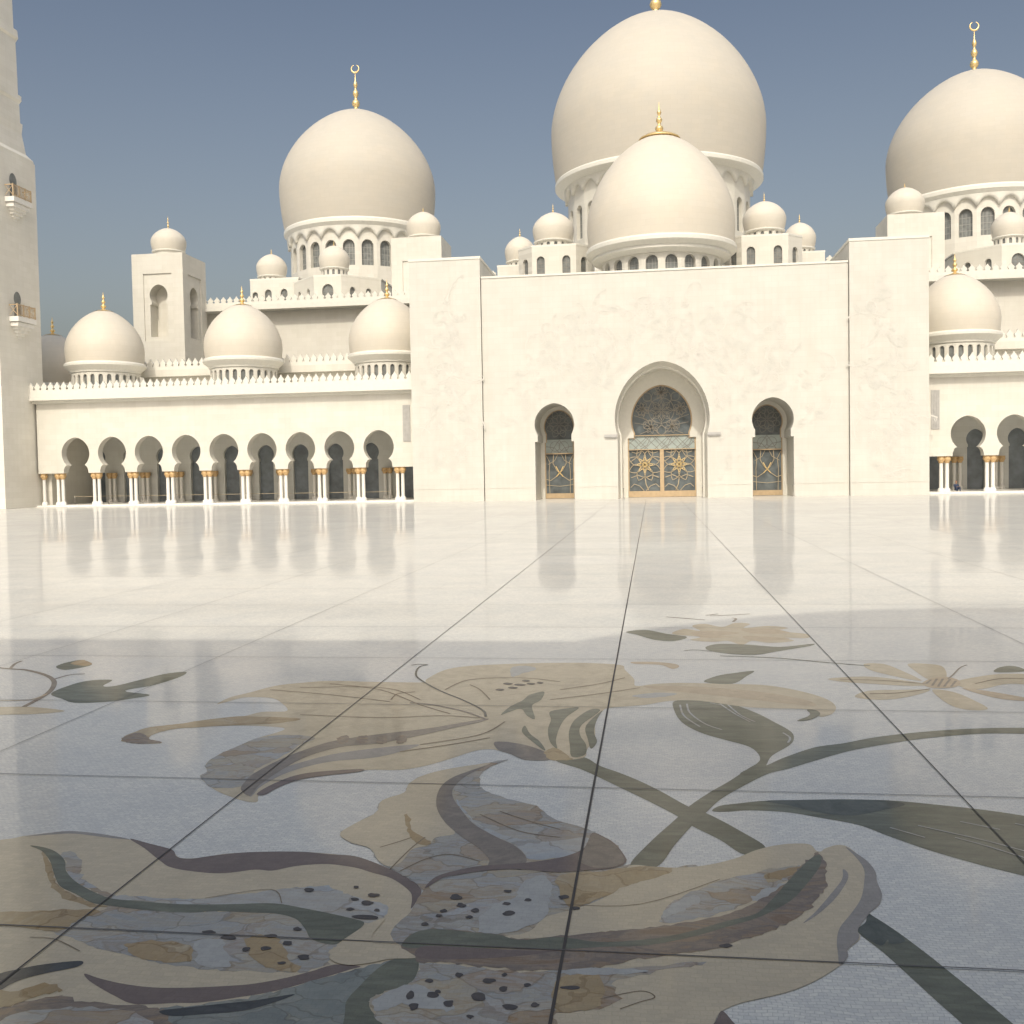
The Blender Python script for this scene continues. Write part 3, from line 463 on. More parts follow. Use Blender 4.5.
('B',3,'brown','-3.198,10.646,-3.122,10.735,-3.042,10.492,-3.116,10.407'),
('B',3,'brown','-2.979,10.66,-2.902,10.749,-2.827,10.506,-2.903,10.421'),
('B',3,'brown','-2.772,10.674,-2.694,10.762,-2.624,10.52,-2.7,10.435'),
('B',2,'olive','-1.788,11.775,-1.738,12.185,-1.633,12.515,-1.574,12.859,-1.414,13.045,-1.403,12.583,-1.477,12.253,-1.367,11.606,-1.477,11.744,-1.591,12.089,-1.703,11.929'),
('B',2,'olive','-1.443,11.277,-1.443,11.012,-1.316,10.686,-1.113,10.272,-1.202,10.613,-1.346,10.933'),
('B',2,'olive','-1.228,11.956,-1.064,12.119,-0.901,12.179,-1.008,11.723,-1.048,11.256,-1.041,10.704,-0.998,10.355,-1.097,10.62,-1.168,11.116,-1.179,11.569'),
('B',2,'olive','-0.763,12.084,-0.905,11.586,-0.93,11.045,-0.872,10.44,-0.823,10.072,-0.698,10.153,-0.712,10.528,-0.802,10.926,-0.81,11.361,-0.642,12.04'),
('B',2,'olive','-0.619,12.042,-0.762,11.318,-0.704,10.726,-0.652,10.378,-0.605,10.653,-0.659,11.062,-0.655,11.601'),
('B',1,'taupe','-1.676,10.582,-1.402,10.521,-1.11,10.235,-1.031,9.952,-1.277,9.934,-1.455,10.137,-1.598,10.276'),
('B',1,'ochre','-1.11,10.235,-1.012,10.392,-0.84,10.036,-0.834,9.965,-1.031,9.952'),
('B',2,'olive','1.764,12.227,1.87,12.183,1.873,11.987,1.726,11.743,1.576,11.687,1.714,11.882,1.769,12.03'),
('B',0,'olive','0.655,13.766,0.851,14.175,1.11,14.394,1.382,14.547,1.254,14.192,1.012,13.655'),
('B',0,'tan','-0.325,15.16,0.012,15.172,0.301,15.026,0.353,14.799,0.25,14.647,0.084,14.941,-0.278,15.004'),
('B',1,'paleblue','-2.047,14.63,-1.876,14.789,-1.675,14.57,-1.812,14.272,-1.959,13.984'),
('B',1,'paleblue','-0.282,12.868,0.006,13.057,0.281,13.012,0.067,12.8,-0.119,12.763'),
('B',1,'tan','-0.123,13.475,0.588,13.447,1.324,13.181,1.817,12.753,1.887,12.438,1.498,12.574,0.81,12.924,0.07,13.238'),
('B',3,'spot','-2.017,13.513,-1.985,13.58,-1.922,13.563,-1.88,13.507,-1.917,13.447,-1.976,13.464'),
('B',3,'spot','-1.86,13.456,-1.82,13.523,-1.745,13.507,-1.697,13.451,-1.744,13.392,-1.813,13.408'),
('B',3,'spot','-1.7,13.528,-1.672,13.594,-1.615,13.577,-1.578,13.521,-1.611,13.462,-1.664,13.478'),
('B',3,'spot','-1.914,13.264,-1.883,13.329,-1.82,13.313,-1.78,13.258,-1.817,13.201,-1.874,13.217'),
('B',3,'spot','-2.061,13.134,-2.034,13.197,-1.978,13.181,-1.941,13.127,-1.972,13.071,-2.024,13.087'),
('B',3,'spot','-1.785,13.721,-1.761,13.788,-1.709,13.771,-1.675,13.712,-1.704,13.652,-1.751,13.669'),
('B',3,'spot','-1.573,13.599,-1.552,13.665,-1.507,13.648,-1.477,13.59,-1.503,13.531,-1.544,13.548'),
('C',0,'beige','2.301,14.037,2.612,14.183,2.939,14.198,3.306,13.952,3.521,13.71,3.231,13.635,2.819,13.739,2.461,13.849'),
('C',0,'beige','2.981,15.126,3.245,15.136,3.378,14.7,3.485,13.96,3.189,14.276,2.973,14.683'),
('C',0,'beige','2.443,12.952,2.669,13.307,3.05,13.385,3.442,13.404,3.076,12.985,2.707,12.8'),
('C',0,'beige','3.591,15.149,3.867,15.159,4.012,14.942,3.843,14.171,3.603,14.03,3.561,14.636'),
('C',0,'beige','3.467,13.405,3.69,13.299,3.797,12.858,3.824,12.393,3.585,12.33,3.446,12.627'),
('C',0,'beige','3.885,13.914,4.357,14.326,4.684,14.475,4.984,14.42,4.942,13.777,4.508,13.818,4.105,13.496,3.903,13.546'),
('C',0,'tan','3.866,13.544,4.171,13.323,4.552,12.845,4.202,12.88,3.998,13.144'),
('C',1,'tan','3.437,13.768,3.62,14.095,3.848,14.237,3.96,14.046,3.894,13.727,3.719,13.537,3.498,13.526'),
('C',0,'olive','4.586,14.608,4.729,14.897,4.91,15.05,5.02,14.981,5.027,14.696,4.783,14.582'),
('D',0,'beige','0.311,17.771,0.533,18.332,0.803,18.11,0.687,18.686,0.93,18.93,1.212,18.575,1.478,19.059,1.736,18.939,1.588,18.464,2.03,18.703,2.35,18.475,2.137,18.133,2.563,17.815,2.534,17.398,2.162,17.39,2.268,17.092,1.862,16.888,1.595,17.076,1.401,16.685,1.208,17.067,0.943,16.962,0.595,17.152,0.773,17.463'),
('D',1,'tan','0.622,17.886,1.009,18.114,1.471,17.902,1.112,17.574,1.353,17.475,0.851,17.361'),
('D',1,'tan','1.543,18.348,2.061,18.356,2.311,17.917,1.964,17.803,1.64,17.905'),
('D',1,'tan','1.511,17.583,1.929,17.487,2.23,17.29,1.852,17.082,1.54,17.174'),
('D',1,'olive','-0.483,17.976,-0.153,18.207,0.226,17.77,0.556,17.458,0.346,17.046,0.019,17.139,-0.286,17.652'),
('D',1,'olive','0.822,16.483,1.06,16.771,1.527,16.689,1.975,16.515,2.51,16.809,2.451,16.62,1.931,16.154,1.518,15.796,1.151,15.869,0.864,16.122'),
('E',0,'olive','-7.977,12.593,-8.045,13.033,-7.958,13.44,-7.627,13.525,-7.536,13.123,-7.364,13.131,-7.215,13.543,-7.057,13.979,-6.81,14.137,-6.729,13.776,-6.827,13.223,-7.052,12.826,-6.581,12.604,-6.73,12.359,-6.971,12.174,-7.337,12.097,-7.647,12.311'),
('E',0,'olive','-9.045,14.434,-9.094,14.757,-8.962,15.015,-8.607,14.693,-8.581,14.452,-8.761,14.209'),
('E',1,'ochre','-8.964,14.679,-8.962,15.015,-8.607,14.693,-8.627,14.53'),
('E',0,'beige','-9.027,11.837,-8.192,11.828,-7.797,11.85,-7.213,11.667,-7.476,11.496,-7.913,11.419,-8.642,11.325'),
]
STROKES = [
('B',3,'char',0.03,'-1.949,11.667,-2.053,12.011,-2.393,12.53,-2.78,13.037,-3.162,13.658,-3.341,14.064,-3.424,14.614,-3.347,14.811'),
('B',3,'char',0.03,'-3.579,14.763,-3.477,14.845,-3.332,14.811'),
('B',3,'taupe',0.035,'-1.914,11.525,-2.239,11.899,-2.714,12.238,-3.013,12.331'),
('B',3,'tan2',0.02,'-4.715,13.129,-3.915,13.231,-3.392,13.068,-2.925,12.502'),
('B',3,'tan2',0.02,'-4.387,13.403,-3.593,13.059,-2.863,12.23,-2.4,11.789'),
('B',3,'tan2',0.02,'-5.08,12.985,-4.169,12.727,-3.279,12.372'),
('B',3,'tan2',0.02,'-4.188,11.635,-3.185,11.546,-2.498,11.684,-2.011,11.615'),
('B',3,'tan2',0.02,'-2.447,10.412,-1.883,10.856,-1.693,11.445'),
('B',3,'tan2',0.02,'-2.593,10.133,-2.131,10.433,-1.755,10.739'),
('B',3,'tan2',0.02,'-2.727,13.101,-2.51,13.755,-1.838,13.92,-1.263,13.679'),
('B',3,'tan2',0.02,'-2.041,12.549,-2.264,13.124,-2.452,13.429'),
('B',3,'tan2',0.02,'-1.218,13.175,-0.719,13.574,-0.398,13.984'),
('B',3,'tan2',0.02,'-1.291,12.589,-0.688,12.963,-0.187,13.348'),
('B',3,'tan2',0.02,'-3.295,12.483,-3.292,12.831,-3.097,12.961'),
('C',1,'taupe',0.025,'3.85,14.106,3.989,14.377,4.221,14.877,4.379,15.104'),
('C',2,'taupe',0.03,'3.487,13.77,3.616,14.03'),
('C',2,'taupe',0.03,'3.53,13.649,3.71,14.099'),
('C',2,'taupe',0.03,'3.588,13.591,3.787,14.103'),
('C',2,'taupe',0.03,'3.662,13.594,3.867,14.074'),
('C',2,'taupe',0.03,'3.748,13.598,3.916,13.979'),
('C',2,'tan2',0.025,'2.445,13.978,2.955,13.968,3.474,13.77'),
('C',2,'tan2',0.025,'2.658,13.132,3.034,13.209,3.458,13.464'),
('C',2,'tan2',0.025,'4.099,13.799,4.512,14.135,4.891,14.152'),
('D',1,'taupe',0.05,'0.237,19.82,0.592,19.623,0.956,19.431'),
('D',1,'taupe',0.05,'1.005,20.028,1.246,20.235'),
('D',1,'taupe',0.05,'1.077,19.96,1.464,20.071,1.857,20.237'),
('D',1,'taupe',0.05,'1.452,19.182,1.537,19.565,1.473,19.695'),
('D',1,'olive',0.03,'0.464,16.11,0.637,16.204,0.893,16.078'),
('D',1,'olive',0.04,'0.99,15.695,1.786,15.556,2.518,15.186,3.033,14.978'),
('E',1,'taupe',0.07,'-10.109,14.392,-9.681,14.25,-9.392,14.184,-8.935,13.899,-8.561,13.553,-8.282,13.154,-8.033,12.591,-7.876,11.845'),
('E',1,'taupe',0.05,'-9.681,14.25,-9.862,14.646,-9.909,14.896'),
('E',1,'taupe',0.04,'-8.519,13.485,-8.461,13.846,-8.274,13.927'),
('E',1,'tan',0.03,'-8.918,12.069,-8.414,12.154,-8.045,12.231,-8.033,12.591'),
('F1',1,'pale',0.022,'0.387,12.461,0.406,12,0.552,11.489,0.721,11.234'),
('F1',1,'pale',0.022,'0.302,12.403,0.333,11.849,0.491,11.351'),
('F1',1,'pale',0.022,'0.872,12.434,0.972,11.935,1.109,11.614'),
('F1',1,'pale',0.022,'0.781,12.482,0.919,11.98,1.054,11.61'),
('F1',1,'pale',0.022,'1.357,11.147,1.403,10.944,1.357,10.743'),
('F1',1,'pale',0.022,'0.665,12.529,0.778,12.429'),
('F2',2,'pale',0.016,'2.043,8.319,2.214,8.198,2.455,8.025,2.698,7.802'),
('F2',2,'pale',0.016,'2.252,8.071,2.422,7.919,2.65,7.663'),
('F2',2,'pale',0.016,'1.817,8.254,2.029,8.052'),
('F2',2,'pale',0.016,'2.802,8.427,2.953,8.326'),
('F2',2,'pale',0.016,'2.393,8.44,2.643,8.278'),
('U',4,'tan2',0.012,'-1.904,7.075,-1.851,7.47,-1.793,7.73'),
('U',4,'tan2',0.012,'-1.823,7.045,-1.693,7.283,-1.528,7.397,-1.282,7.281'),
('U',4,'tan2',0.012,'-2.09,7.491,-1.968,7.628,-1.895,7.721'),
('U',4,'tan2',0.012,'-1.297,8.383,-1.017,8.16,-0.758,7.995'),
('U',4,'tan2',0.012,'-1.452,8.295,-1.069,7.924,-0.742,7.819'),
('R',4,'tan2',0.006,'-3.879,5.806,-3.704,5.795,-3.458,5.66'),
('R',4,'tan2',0.006,'-3.031,6.469,-2.643,6.654,-2.478,6.439'),
('R',4,'tan2',0.006,'-0.634,6.594,-0.113,6.642,0.432,7.103'),
('R',4,'tan2',0.006,'-0.203,5.319,-0.099,5.401,-0.019,5.461,-0.1,5.517,-0.312,5.411'),
]
# ------------------------------------------------------------------ courtyard floor with its flower inlays
fl = MB()
xs = [-1500, -120, -40, 40, 120, 1500]; ys = [-1500, -60, 0, 60, 130, 3000]
for i in range(5):
    for j in range(5):
        fl.face([(xs[i], ys[j], 0), (xs[i+1], ys[j], 0), (xs[i+1], ys[j+1], 0), (xs[i], ys[j+1], 0)])
floor = fl.build('courtyard_floor', M_FLOOR)
tag(floor, 'white polished marble courtyard floor inlaid with large lilies, glossy and partly in shadow', None, None, 'structure')

def nums(s):
    a = [float(t) for t in s.split(',')]
    return [(a[i], a[i+1]) for i in range(0, len(a), 2)]
def catmull(p, closed=True, k=5, sharp=.35):
    n = len(p); out = []
    for i in range(n if closed else n-1):
        p0 = p[i-1] if closed or i > 0 else p[i]; p1 = p[i]; p2 = p[(i+1) % n]
        p3 = p[(i+2) % n] if closed or i+2 < n else p2
        for j in range(k):
            t = j/k
            out.append(tuple(.5*(2*p1[c]+(p2[c]-p0[c])*t+(2*p0[c]-5*p1[c]+4*p2[c]-p3[c])*t*t+(3*p1[c]-p0[c]-3*p2[c]+p3[c])*t**3) for c in (0, 1)))
    if not closed: out.append(p[-1])
    return out
MOTIF = {
 'lily': ('flower_inlay', None, 'large cream and plum lily inlay with dark spots nearest the viewer'),
 'L': ('petal', 'lily', 'broad left petal with plum border and olive stripe'),
 'U': ('petal', 'lily', 'upright petal with brown central stripe'),
 'R': ('petal', 'lily', 'long right petal curling up at its slate tip'),
 'P': ('spots', 'lily', None),
 'S1': ('stem_inlay', None, 'thick dark stem running to the lower right edge'),
 'S2': ('stem_inlay', None, 'straight olive stem under the middle flower'),
 'S3': ('stem_inlay', None, 'curved olive stem crossing toward the right edge'),
 'F1': ('leaf_inlay', None, 'curled olive leaf with white streaks'),
 'F2': ('leaf_inlay', None, 'long dark pointed leaf at the right'),
 'B': ('flower_inlay', None, 'wide beige lily inlay with striped bulb in the middle distance'),
 'C': ('flower_inlay', None, 'small pale star flower inlay at the right'),
 'D': ('flower_inlay', None, 'beige flower inlay half in sunlight at the shadow edge'),
 'E': ('leaf_inlay', None, 'olive leaves and curved stem at the left edge'),
}
allin = [(l, i, m, k, catmull(nums(p))) for i, (m, l, k, p) in enumerate(INLAY)]
allin += [(l+.5, 1000+i, m, k, (w, catmull(nums(p), False))) for i, (m, l, k, w, p) in enumerate(STROKES)]
allin.sort(key=lambda t: (t[0], t[1]))
parts = {}
for rank, (l, i, m, k, p) in enumerate(allin):
    z = .002 + rank*.00003
    mb, mats = parts.setdefault(m, (MB(), []))
    if k not in mats: mats.append(k)
    Mz = lambda u, v, d: (u, v, z)
    if isinstance(p, tuple): mb.ribbon(p[1], p[0], Mz, 0, mats.index(k))
    else:
        if k in ('ochre', 'paleblue', 'marble', 'pale', 'brown', 'teal'):     # stone pieces with broken edges
            rj = random.Random(i); p = [(u+rj.gauss(0, .007), v+rj.gauss(0, .009)) for u, v in p]
        mb.poly(p, [], Mz, 0, mats.index(k))
core = MB()       # the throat of the lily, under its petals
core.poly(catmull([(-1.9, 5.9), (-.7, 5.75), (-.5, 6.1), (-1.0, 6.35), (-1.7, 6.4)]), [], lambda u, v, d: (u, v, .001))
lily = core.build('flower_inlay', INMAT['taupe'], floor); lily['label'] = MOTIF['lily'][2]
for m, (mb, mats) in parts.items():
    nm, par, lab = MOTIF[m]
    o = mb.build(nm, [INMAT[k] for k in mats], lily if par else floor)
    if lab: o['label'] = lab
jt = MB()
for k in range(-24, 26):
    x = -.555+3.14*k; w = .019 if k == 0 else .011 if k in (-1, 1) else .008
    jt.face([(x-w/2, -2.4, .0095), (x+w/2, -2.4, .0095), (x+w/2, 98.9, .0095), (x-w/2, 98.9, .0095)], 0)
for j in range(-2, 30):
    y = 5.95+3.13*j
    jt.face([(-76, y-.006, .0098), (78, y-.006, .0098), (78, y+.006, .0098), (-76, y+.006, .0098)], 1)
jt.build('floor_joints', [M_JOINT, M_JFINE], floor)

# ------------------------------------------------------------------ outlines
def keyhole(c, r, zc, apex, neck, hw, spring, base, n=20, flare=False):
    """horseshoe arch over a doorway: right jamb up, round, left jamb down"""
    zn = zc - math.sqrt(max(1e-6, r*r-neck*neck))
    a0 = math.atan2(zn-zc, neck)
    R = []
    if flare:
        R += [(hw, base), (hw, spring)]
        for i in range(1, 7):
            t = i/7; R.append((neck+(hw-neck)*math.cos(t*PI/2), spring+(zn-spring)*math.sin(t*PI/2)))
    else:
        R += [(hw, base), (hw, spring), (neck, spring+.02)]
    for i in range(n+1):
        a = a0+(PI/2-a0)*i/n
        if a <= 0: R.append((r*math.cos(a), zc+r*math.sin(a)))
        else: R.append((r*max(0, math.cos(a))**1.12, zc+(apex-zc)*math.sin(a)))
    R[-1] = (0, apex)
    return [(c+x, z) for x, z in R] + [(c-x, z) for x, z in reversed(R[:-1])]
def archwin(c, w, z0, z1, n=8):
    r = w/2; zc = z1-r*1.1
    return [(c+r, z0)] + [(c+r*math.cos(PI*i/n), zc+(z1-zc)*math.sin(PI*i/n)) for i in range(n+1)] + [(c-r, z0)]
def inset(loop, d):
    n = len(loop); out = []
    for i in range(n):
        a, c = loop[i-1], loop[(i+1) % n]; dx, dy = c[0]-a[0], c[1]-a[1]; l = math.hypot(dx, dy) or 1
        out.append((loop[i][0]-dy/l*d, loop[i][1]+dx/l*d))
    return out
def circ(cx, cz, r, n=28, a0=0): return [(cx+r*math.cos(a0+2*PI*i/n), cz+r*math.sin(a0+2*PI*i/n)) for i in range(n)]
def petal(cx, cz, r0, r1, w, a, n=9):
    out = []
    for i in range(n+1):
        t = i/n; out.append((r0+(r1-r0)*t, w*math.sin(PI*t)**.8))
    pts = out + [(x, -y) for x, y in reversed(out[:-1])]
    ca, sa = math.cos(a), math.sin(a)
    return [(cx+x*ca-y*sa, cz+x*sa+y*ca) for x, y in pts]
FRONT = lambda u, v, d: (u, d, v)

def merlon_row(mb, x0, x1, y, z, pitch=.74, h=1.25, th=.24, M=None):
    n = max(1, round((x1-x0)/pitch)); p = (x1-x0)/n; s = h/1.25
    for i in range(n):
        c = x0+p*(i+.5)
        R = [(.5*p, 0), (.5*p, .34*s), (.34*p, .4*s), (.3*p, .5*s), (.43*p, .64*s), (.38*p, .8*s), (.17*p, .98*s), (0, h)]
        loop = [(c+a, z+b) for a, b in R] + [(c-a, z+b) for a, b in reversed(R[:-1])]
        MM = M or (lambda u, v, d: (u, y+d, v))
        mb.slab(loop, MM, 0, th)

# ------------------------------------------------------------------ entrance portal
port = thing('entrance_portal', (AX, 100, 0), 'tall plain white marble entrance block with carved flowers, three horseshoe doorways and two pylons', 'portal')
big = keyhole(0, 4.53, 7.7, 13.2, 4.28, 4.28, 6.2, 0)
big2 = keyhole(0, 4.25, 7.75, 12.75, 3.95, 3.95, 6.2, 0)
bigin = keyhole(0, 3.08, 7.75, 11.35, 2.8, 3.42, 6.0, 0, n=22)
bigin = [p for p in bigin]
dx = 10.42
small = lambda s: keyhole(s*dx, 1.94, 7.4, 9.45, 1.66, 1.92, 5.7, 0)
smallin = lambda s: keyhole(s*dx, 1.56, 7.35, 9.1, 1.38, 1.5, 5.75, 0)
w = MB()
def facewall(mb, u0, u1, v1, d, holes):
    """wall sheet whose openings reach the ground: one polygon with notches"""
    loop = [(u0, 0)]
    for h in sorted(holes, key=lambda q: q[0][0]): loop += list(reversed(h))
    loop += [(u1, 0), (u1, v1), (u0, v1)]
    mb.poly(loop, [], FRONT, d)
facewall(w, -17.4, 17.4, 21.8, 0, [big, small(-1), small(1)])
for s in (-1, 1): w.reveal(small(s), FRONT, 0, 5, closed=False)
w.face([(-17.4, 0, 21.8), (17.4, 0, 21.8), (17.4, 1.4, 21.8), (-17.4, 1.4, 21.8)])
w.face([(-17.4, 1.4, 20.6), (17.4, 1.4, 20.6), (17.4, 1.4, 21.8), (-17.4, 1.4, 21.8)])
w.face([(-17.4, 1.4, 20.6), (17.4, 1.4, 20.6), (17.4, 26, 20.6), (-17.4, 26, 20.6)])
w.build('wall', M_PORT, port)
a = MB()
def splay(mb, l0, d0, l1, d1):
    for i in range(len(l0)-1):
        mb.face([FRONT(*l0[i], d0), FRONT(*l0[i+1], d0), FRONT(*l1[i+1], d1), FRONT(*l1[i], d1)])
big3 = keyhole(0, 4.36, 7.72, 12.95, 4.1, 4.1, 6.2, 0)
splay(a, big, 0, big3, 2.3); splay(a, big3, 2.3, big2, 2.34); a.reveal(big2, FRONT, 2.34, 5, closed=False)
a.build('arch_moulding', M_TRIM, port)
bk = MB()
for s, hole, hw, top in ((0, bigin, 4.7, 13.4), (-1, smallin(-1), 2.1, 9.8), (1, smallin(1), 2.1, 9.8)):
    facewall(bk, s*dx-hw, s*dx+hw, top, 5, [hole]); bk.reveal(hole, FRONT, 5, 5.35, closed=False)
bk.build('doorway_back_wall', M_TRIM, port)
def relief(regions, d, holes_ok, seed):
    """carved vines: curling stems with leaves and open flowers, flat ribbons a hand's breadth wide"""
    rnd = random.Random(seed); out = [MB(), MB()]; q = [0]
    def put(pts, w, k, closed=False):
        if all(holes_ok(*p) for p in pts):
            q[0] = (q[0]+1) % 400
            out[k].ribbon(pts, w, FRONT, d-.00003*q[0], 0, closed)
    for (cx, cz, rx, rz, n) in regions:
        for _ in range(n):
            a, rr = rnd.uniform(0, 2*PI), math.sqrt(rnd.random())
            x, z = cx+rx*rr*math.cos(a), cz+rz*rr*math.sin(a)
            k = 0 if rnd.random() < .55 else 1
            t = rnd.random(); th = rnd.uniform(0, 2*PI); sg = rnd.choice((-1, 1))
            if t < .5:      # curling stem with side leaves
                pts = []; ang = th; st_ = rnd.uniform(.10, .2)
                px, pz = x, z; cur = rnd.uniform(.02, .1)
                for i in range(22):
                    pts.append((px, pz)); px += st_*math.cos(ang); pz += st_*.9*math.sin(ang); ang += sg*cur; cur *= 1.08
                    if i % 5 == 3: put(petal(px, pz, 0, rnd.uniform(.3, .5), .1, ang+sg*.9, 5), .045, k, True)
                put(pts, .11, k)
            elif t < .8:    # flower
                R_ = rnd.uniform(.3, .62); m_ = rnd.choice((5, 6, 8))
                for i in range(m_): put(petal(x, z, R_*.15, R_, R_*.3, th+2*PI*i/m_, 6), .08, k, True)
                put(circ(x, z, R_*.16, 8), .05, k, True)
            else:
                for i in range(3): put(petal(x, z, 0, rnd.uniform(.45, .8), .15, th+i*.5, 7), .08, k, True)
    return out
def clear(u, v):
    if v < 1.5 or abs(u) > 16.6 or v > 20.8: return False
    if abs(u) < 5.0 and v < 13.7 and (v < 8 or (u/5.0)**2+((v-8)/5.7)**2 < 1): return False
    if abs(abs(u)-dx) < 2.3 and v < 9.9: return False
    return True
ra, rb_ = relief([(0, 14.6, 12.5, 4.6, 190), (-7.2, 10, 6.0, 7.0, 85), (7.2, 10, 6.0, 7.0, 85), (-13.2, 9, 2.2, 6.5, 20), (13.2, 9, 2.2, 6.5, 20)], -.012, clear, 3)
ra.build('carved_relief', M_REL, port); rb_.build('carved_relief', M_RELP, port)
for s in (-1, 1):
    p = MB()
    x0, x1 = sorted((s*17.45, s*24.55)); p.box(x0, x1, -.3, 13, 0, 23.7)
    py = p.build('pylon', M_PORT, port); py['label'] = 'taller flat pylon with carved sprig flanking the portal'
    ra, rb_ = relief([(s*20.9, 7.5, 2.1, 5.6, 46), (s*20.7, 13.5, 1.6, 4.5, 28), (s*20.5, 18.3, .8, 2.8, 12)], -.312, lambda u, v: 1.6 < v < 22.5, 5+s)
    ra.build('carved_relief', M_REL, py); rb_.build('carved_relief', M_RELP, py)
    c = MB(); c.box(x0-.06, x1+.06, -.36, 13.06, 23.7, 23.95); c.build('coping', M_TRIM, py)
edges = [-17.38, -dx-1.92, -dx+1.92, -4.28, 4.28, dx-1.92, dx+1.92, 17.38]
for i in range(0, 8, 2):
    pm = MB(); pm.box(edges[i], edges[i+1], -.06, -.002, 1.22, 1.36); pm.box(edges[i], edges[i+1], -.03, -.002, 0, 1.22); pm.build('plinth_moulding', M_PORT, port)
for s in (-1, 1):
    x0, x1 = sorted((s*17.5, s*24.5)); pm = MB(); pm.box(x0, x1, -.36, -.302, 1.22, 1.36); pm.box(x0, x1, -.33, -.302, 0, 1.22); pm.build('plinth_moulding', M_PORT, port)
cp = MB(); cp.box(-17.4, 17.4, -.08, 1.5, 21.81, 22.0); cp.build('coping', M_TRIM, port)
for s in (-1, 1):
    im = MB(); x0, x1 = sorted((s*4.3, s*5.55)); im.box(x0, x1, -.22, -.002, 6.02, 6.26); im.box(x0+.08, x1-.08, -.14, -.002, 5.9, 6.02); im.build('impost', M_LOUV, port)

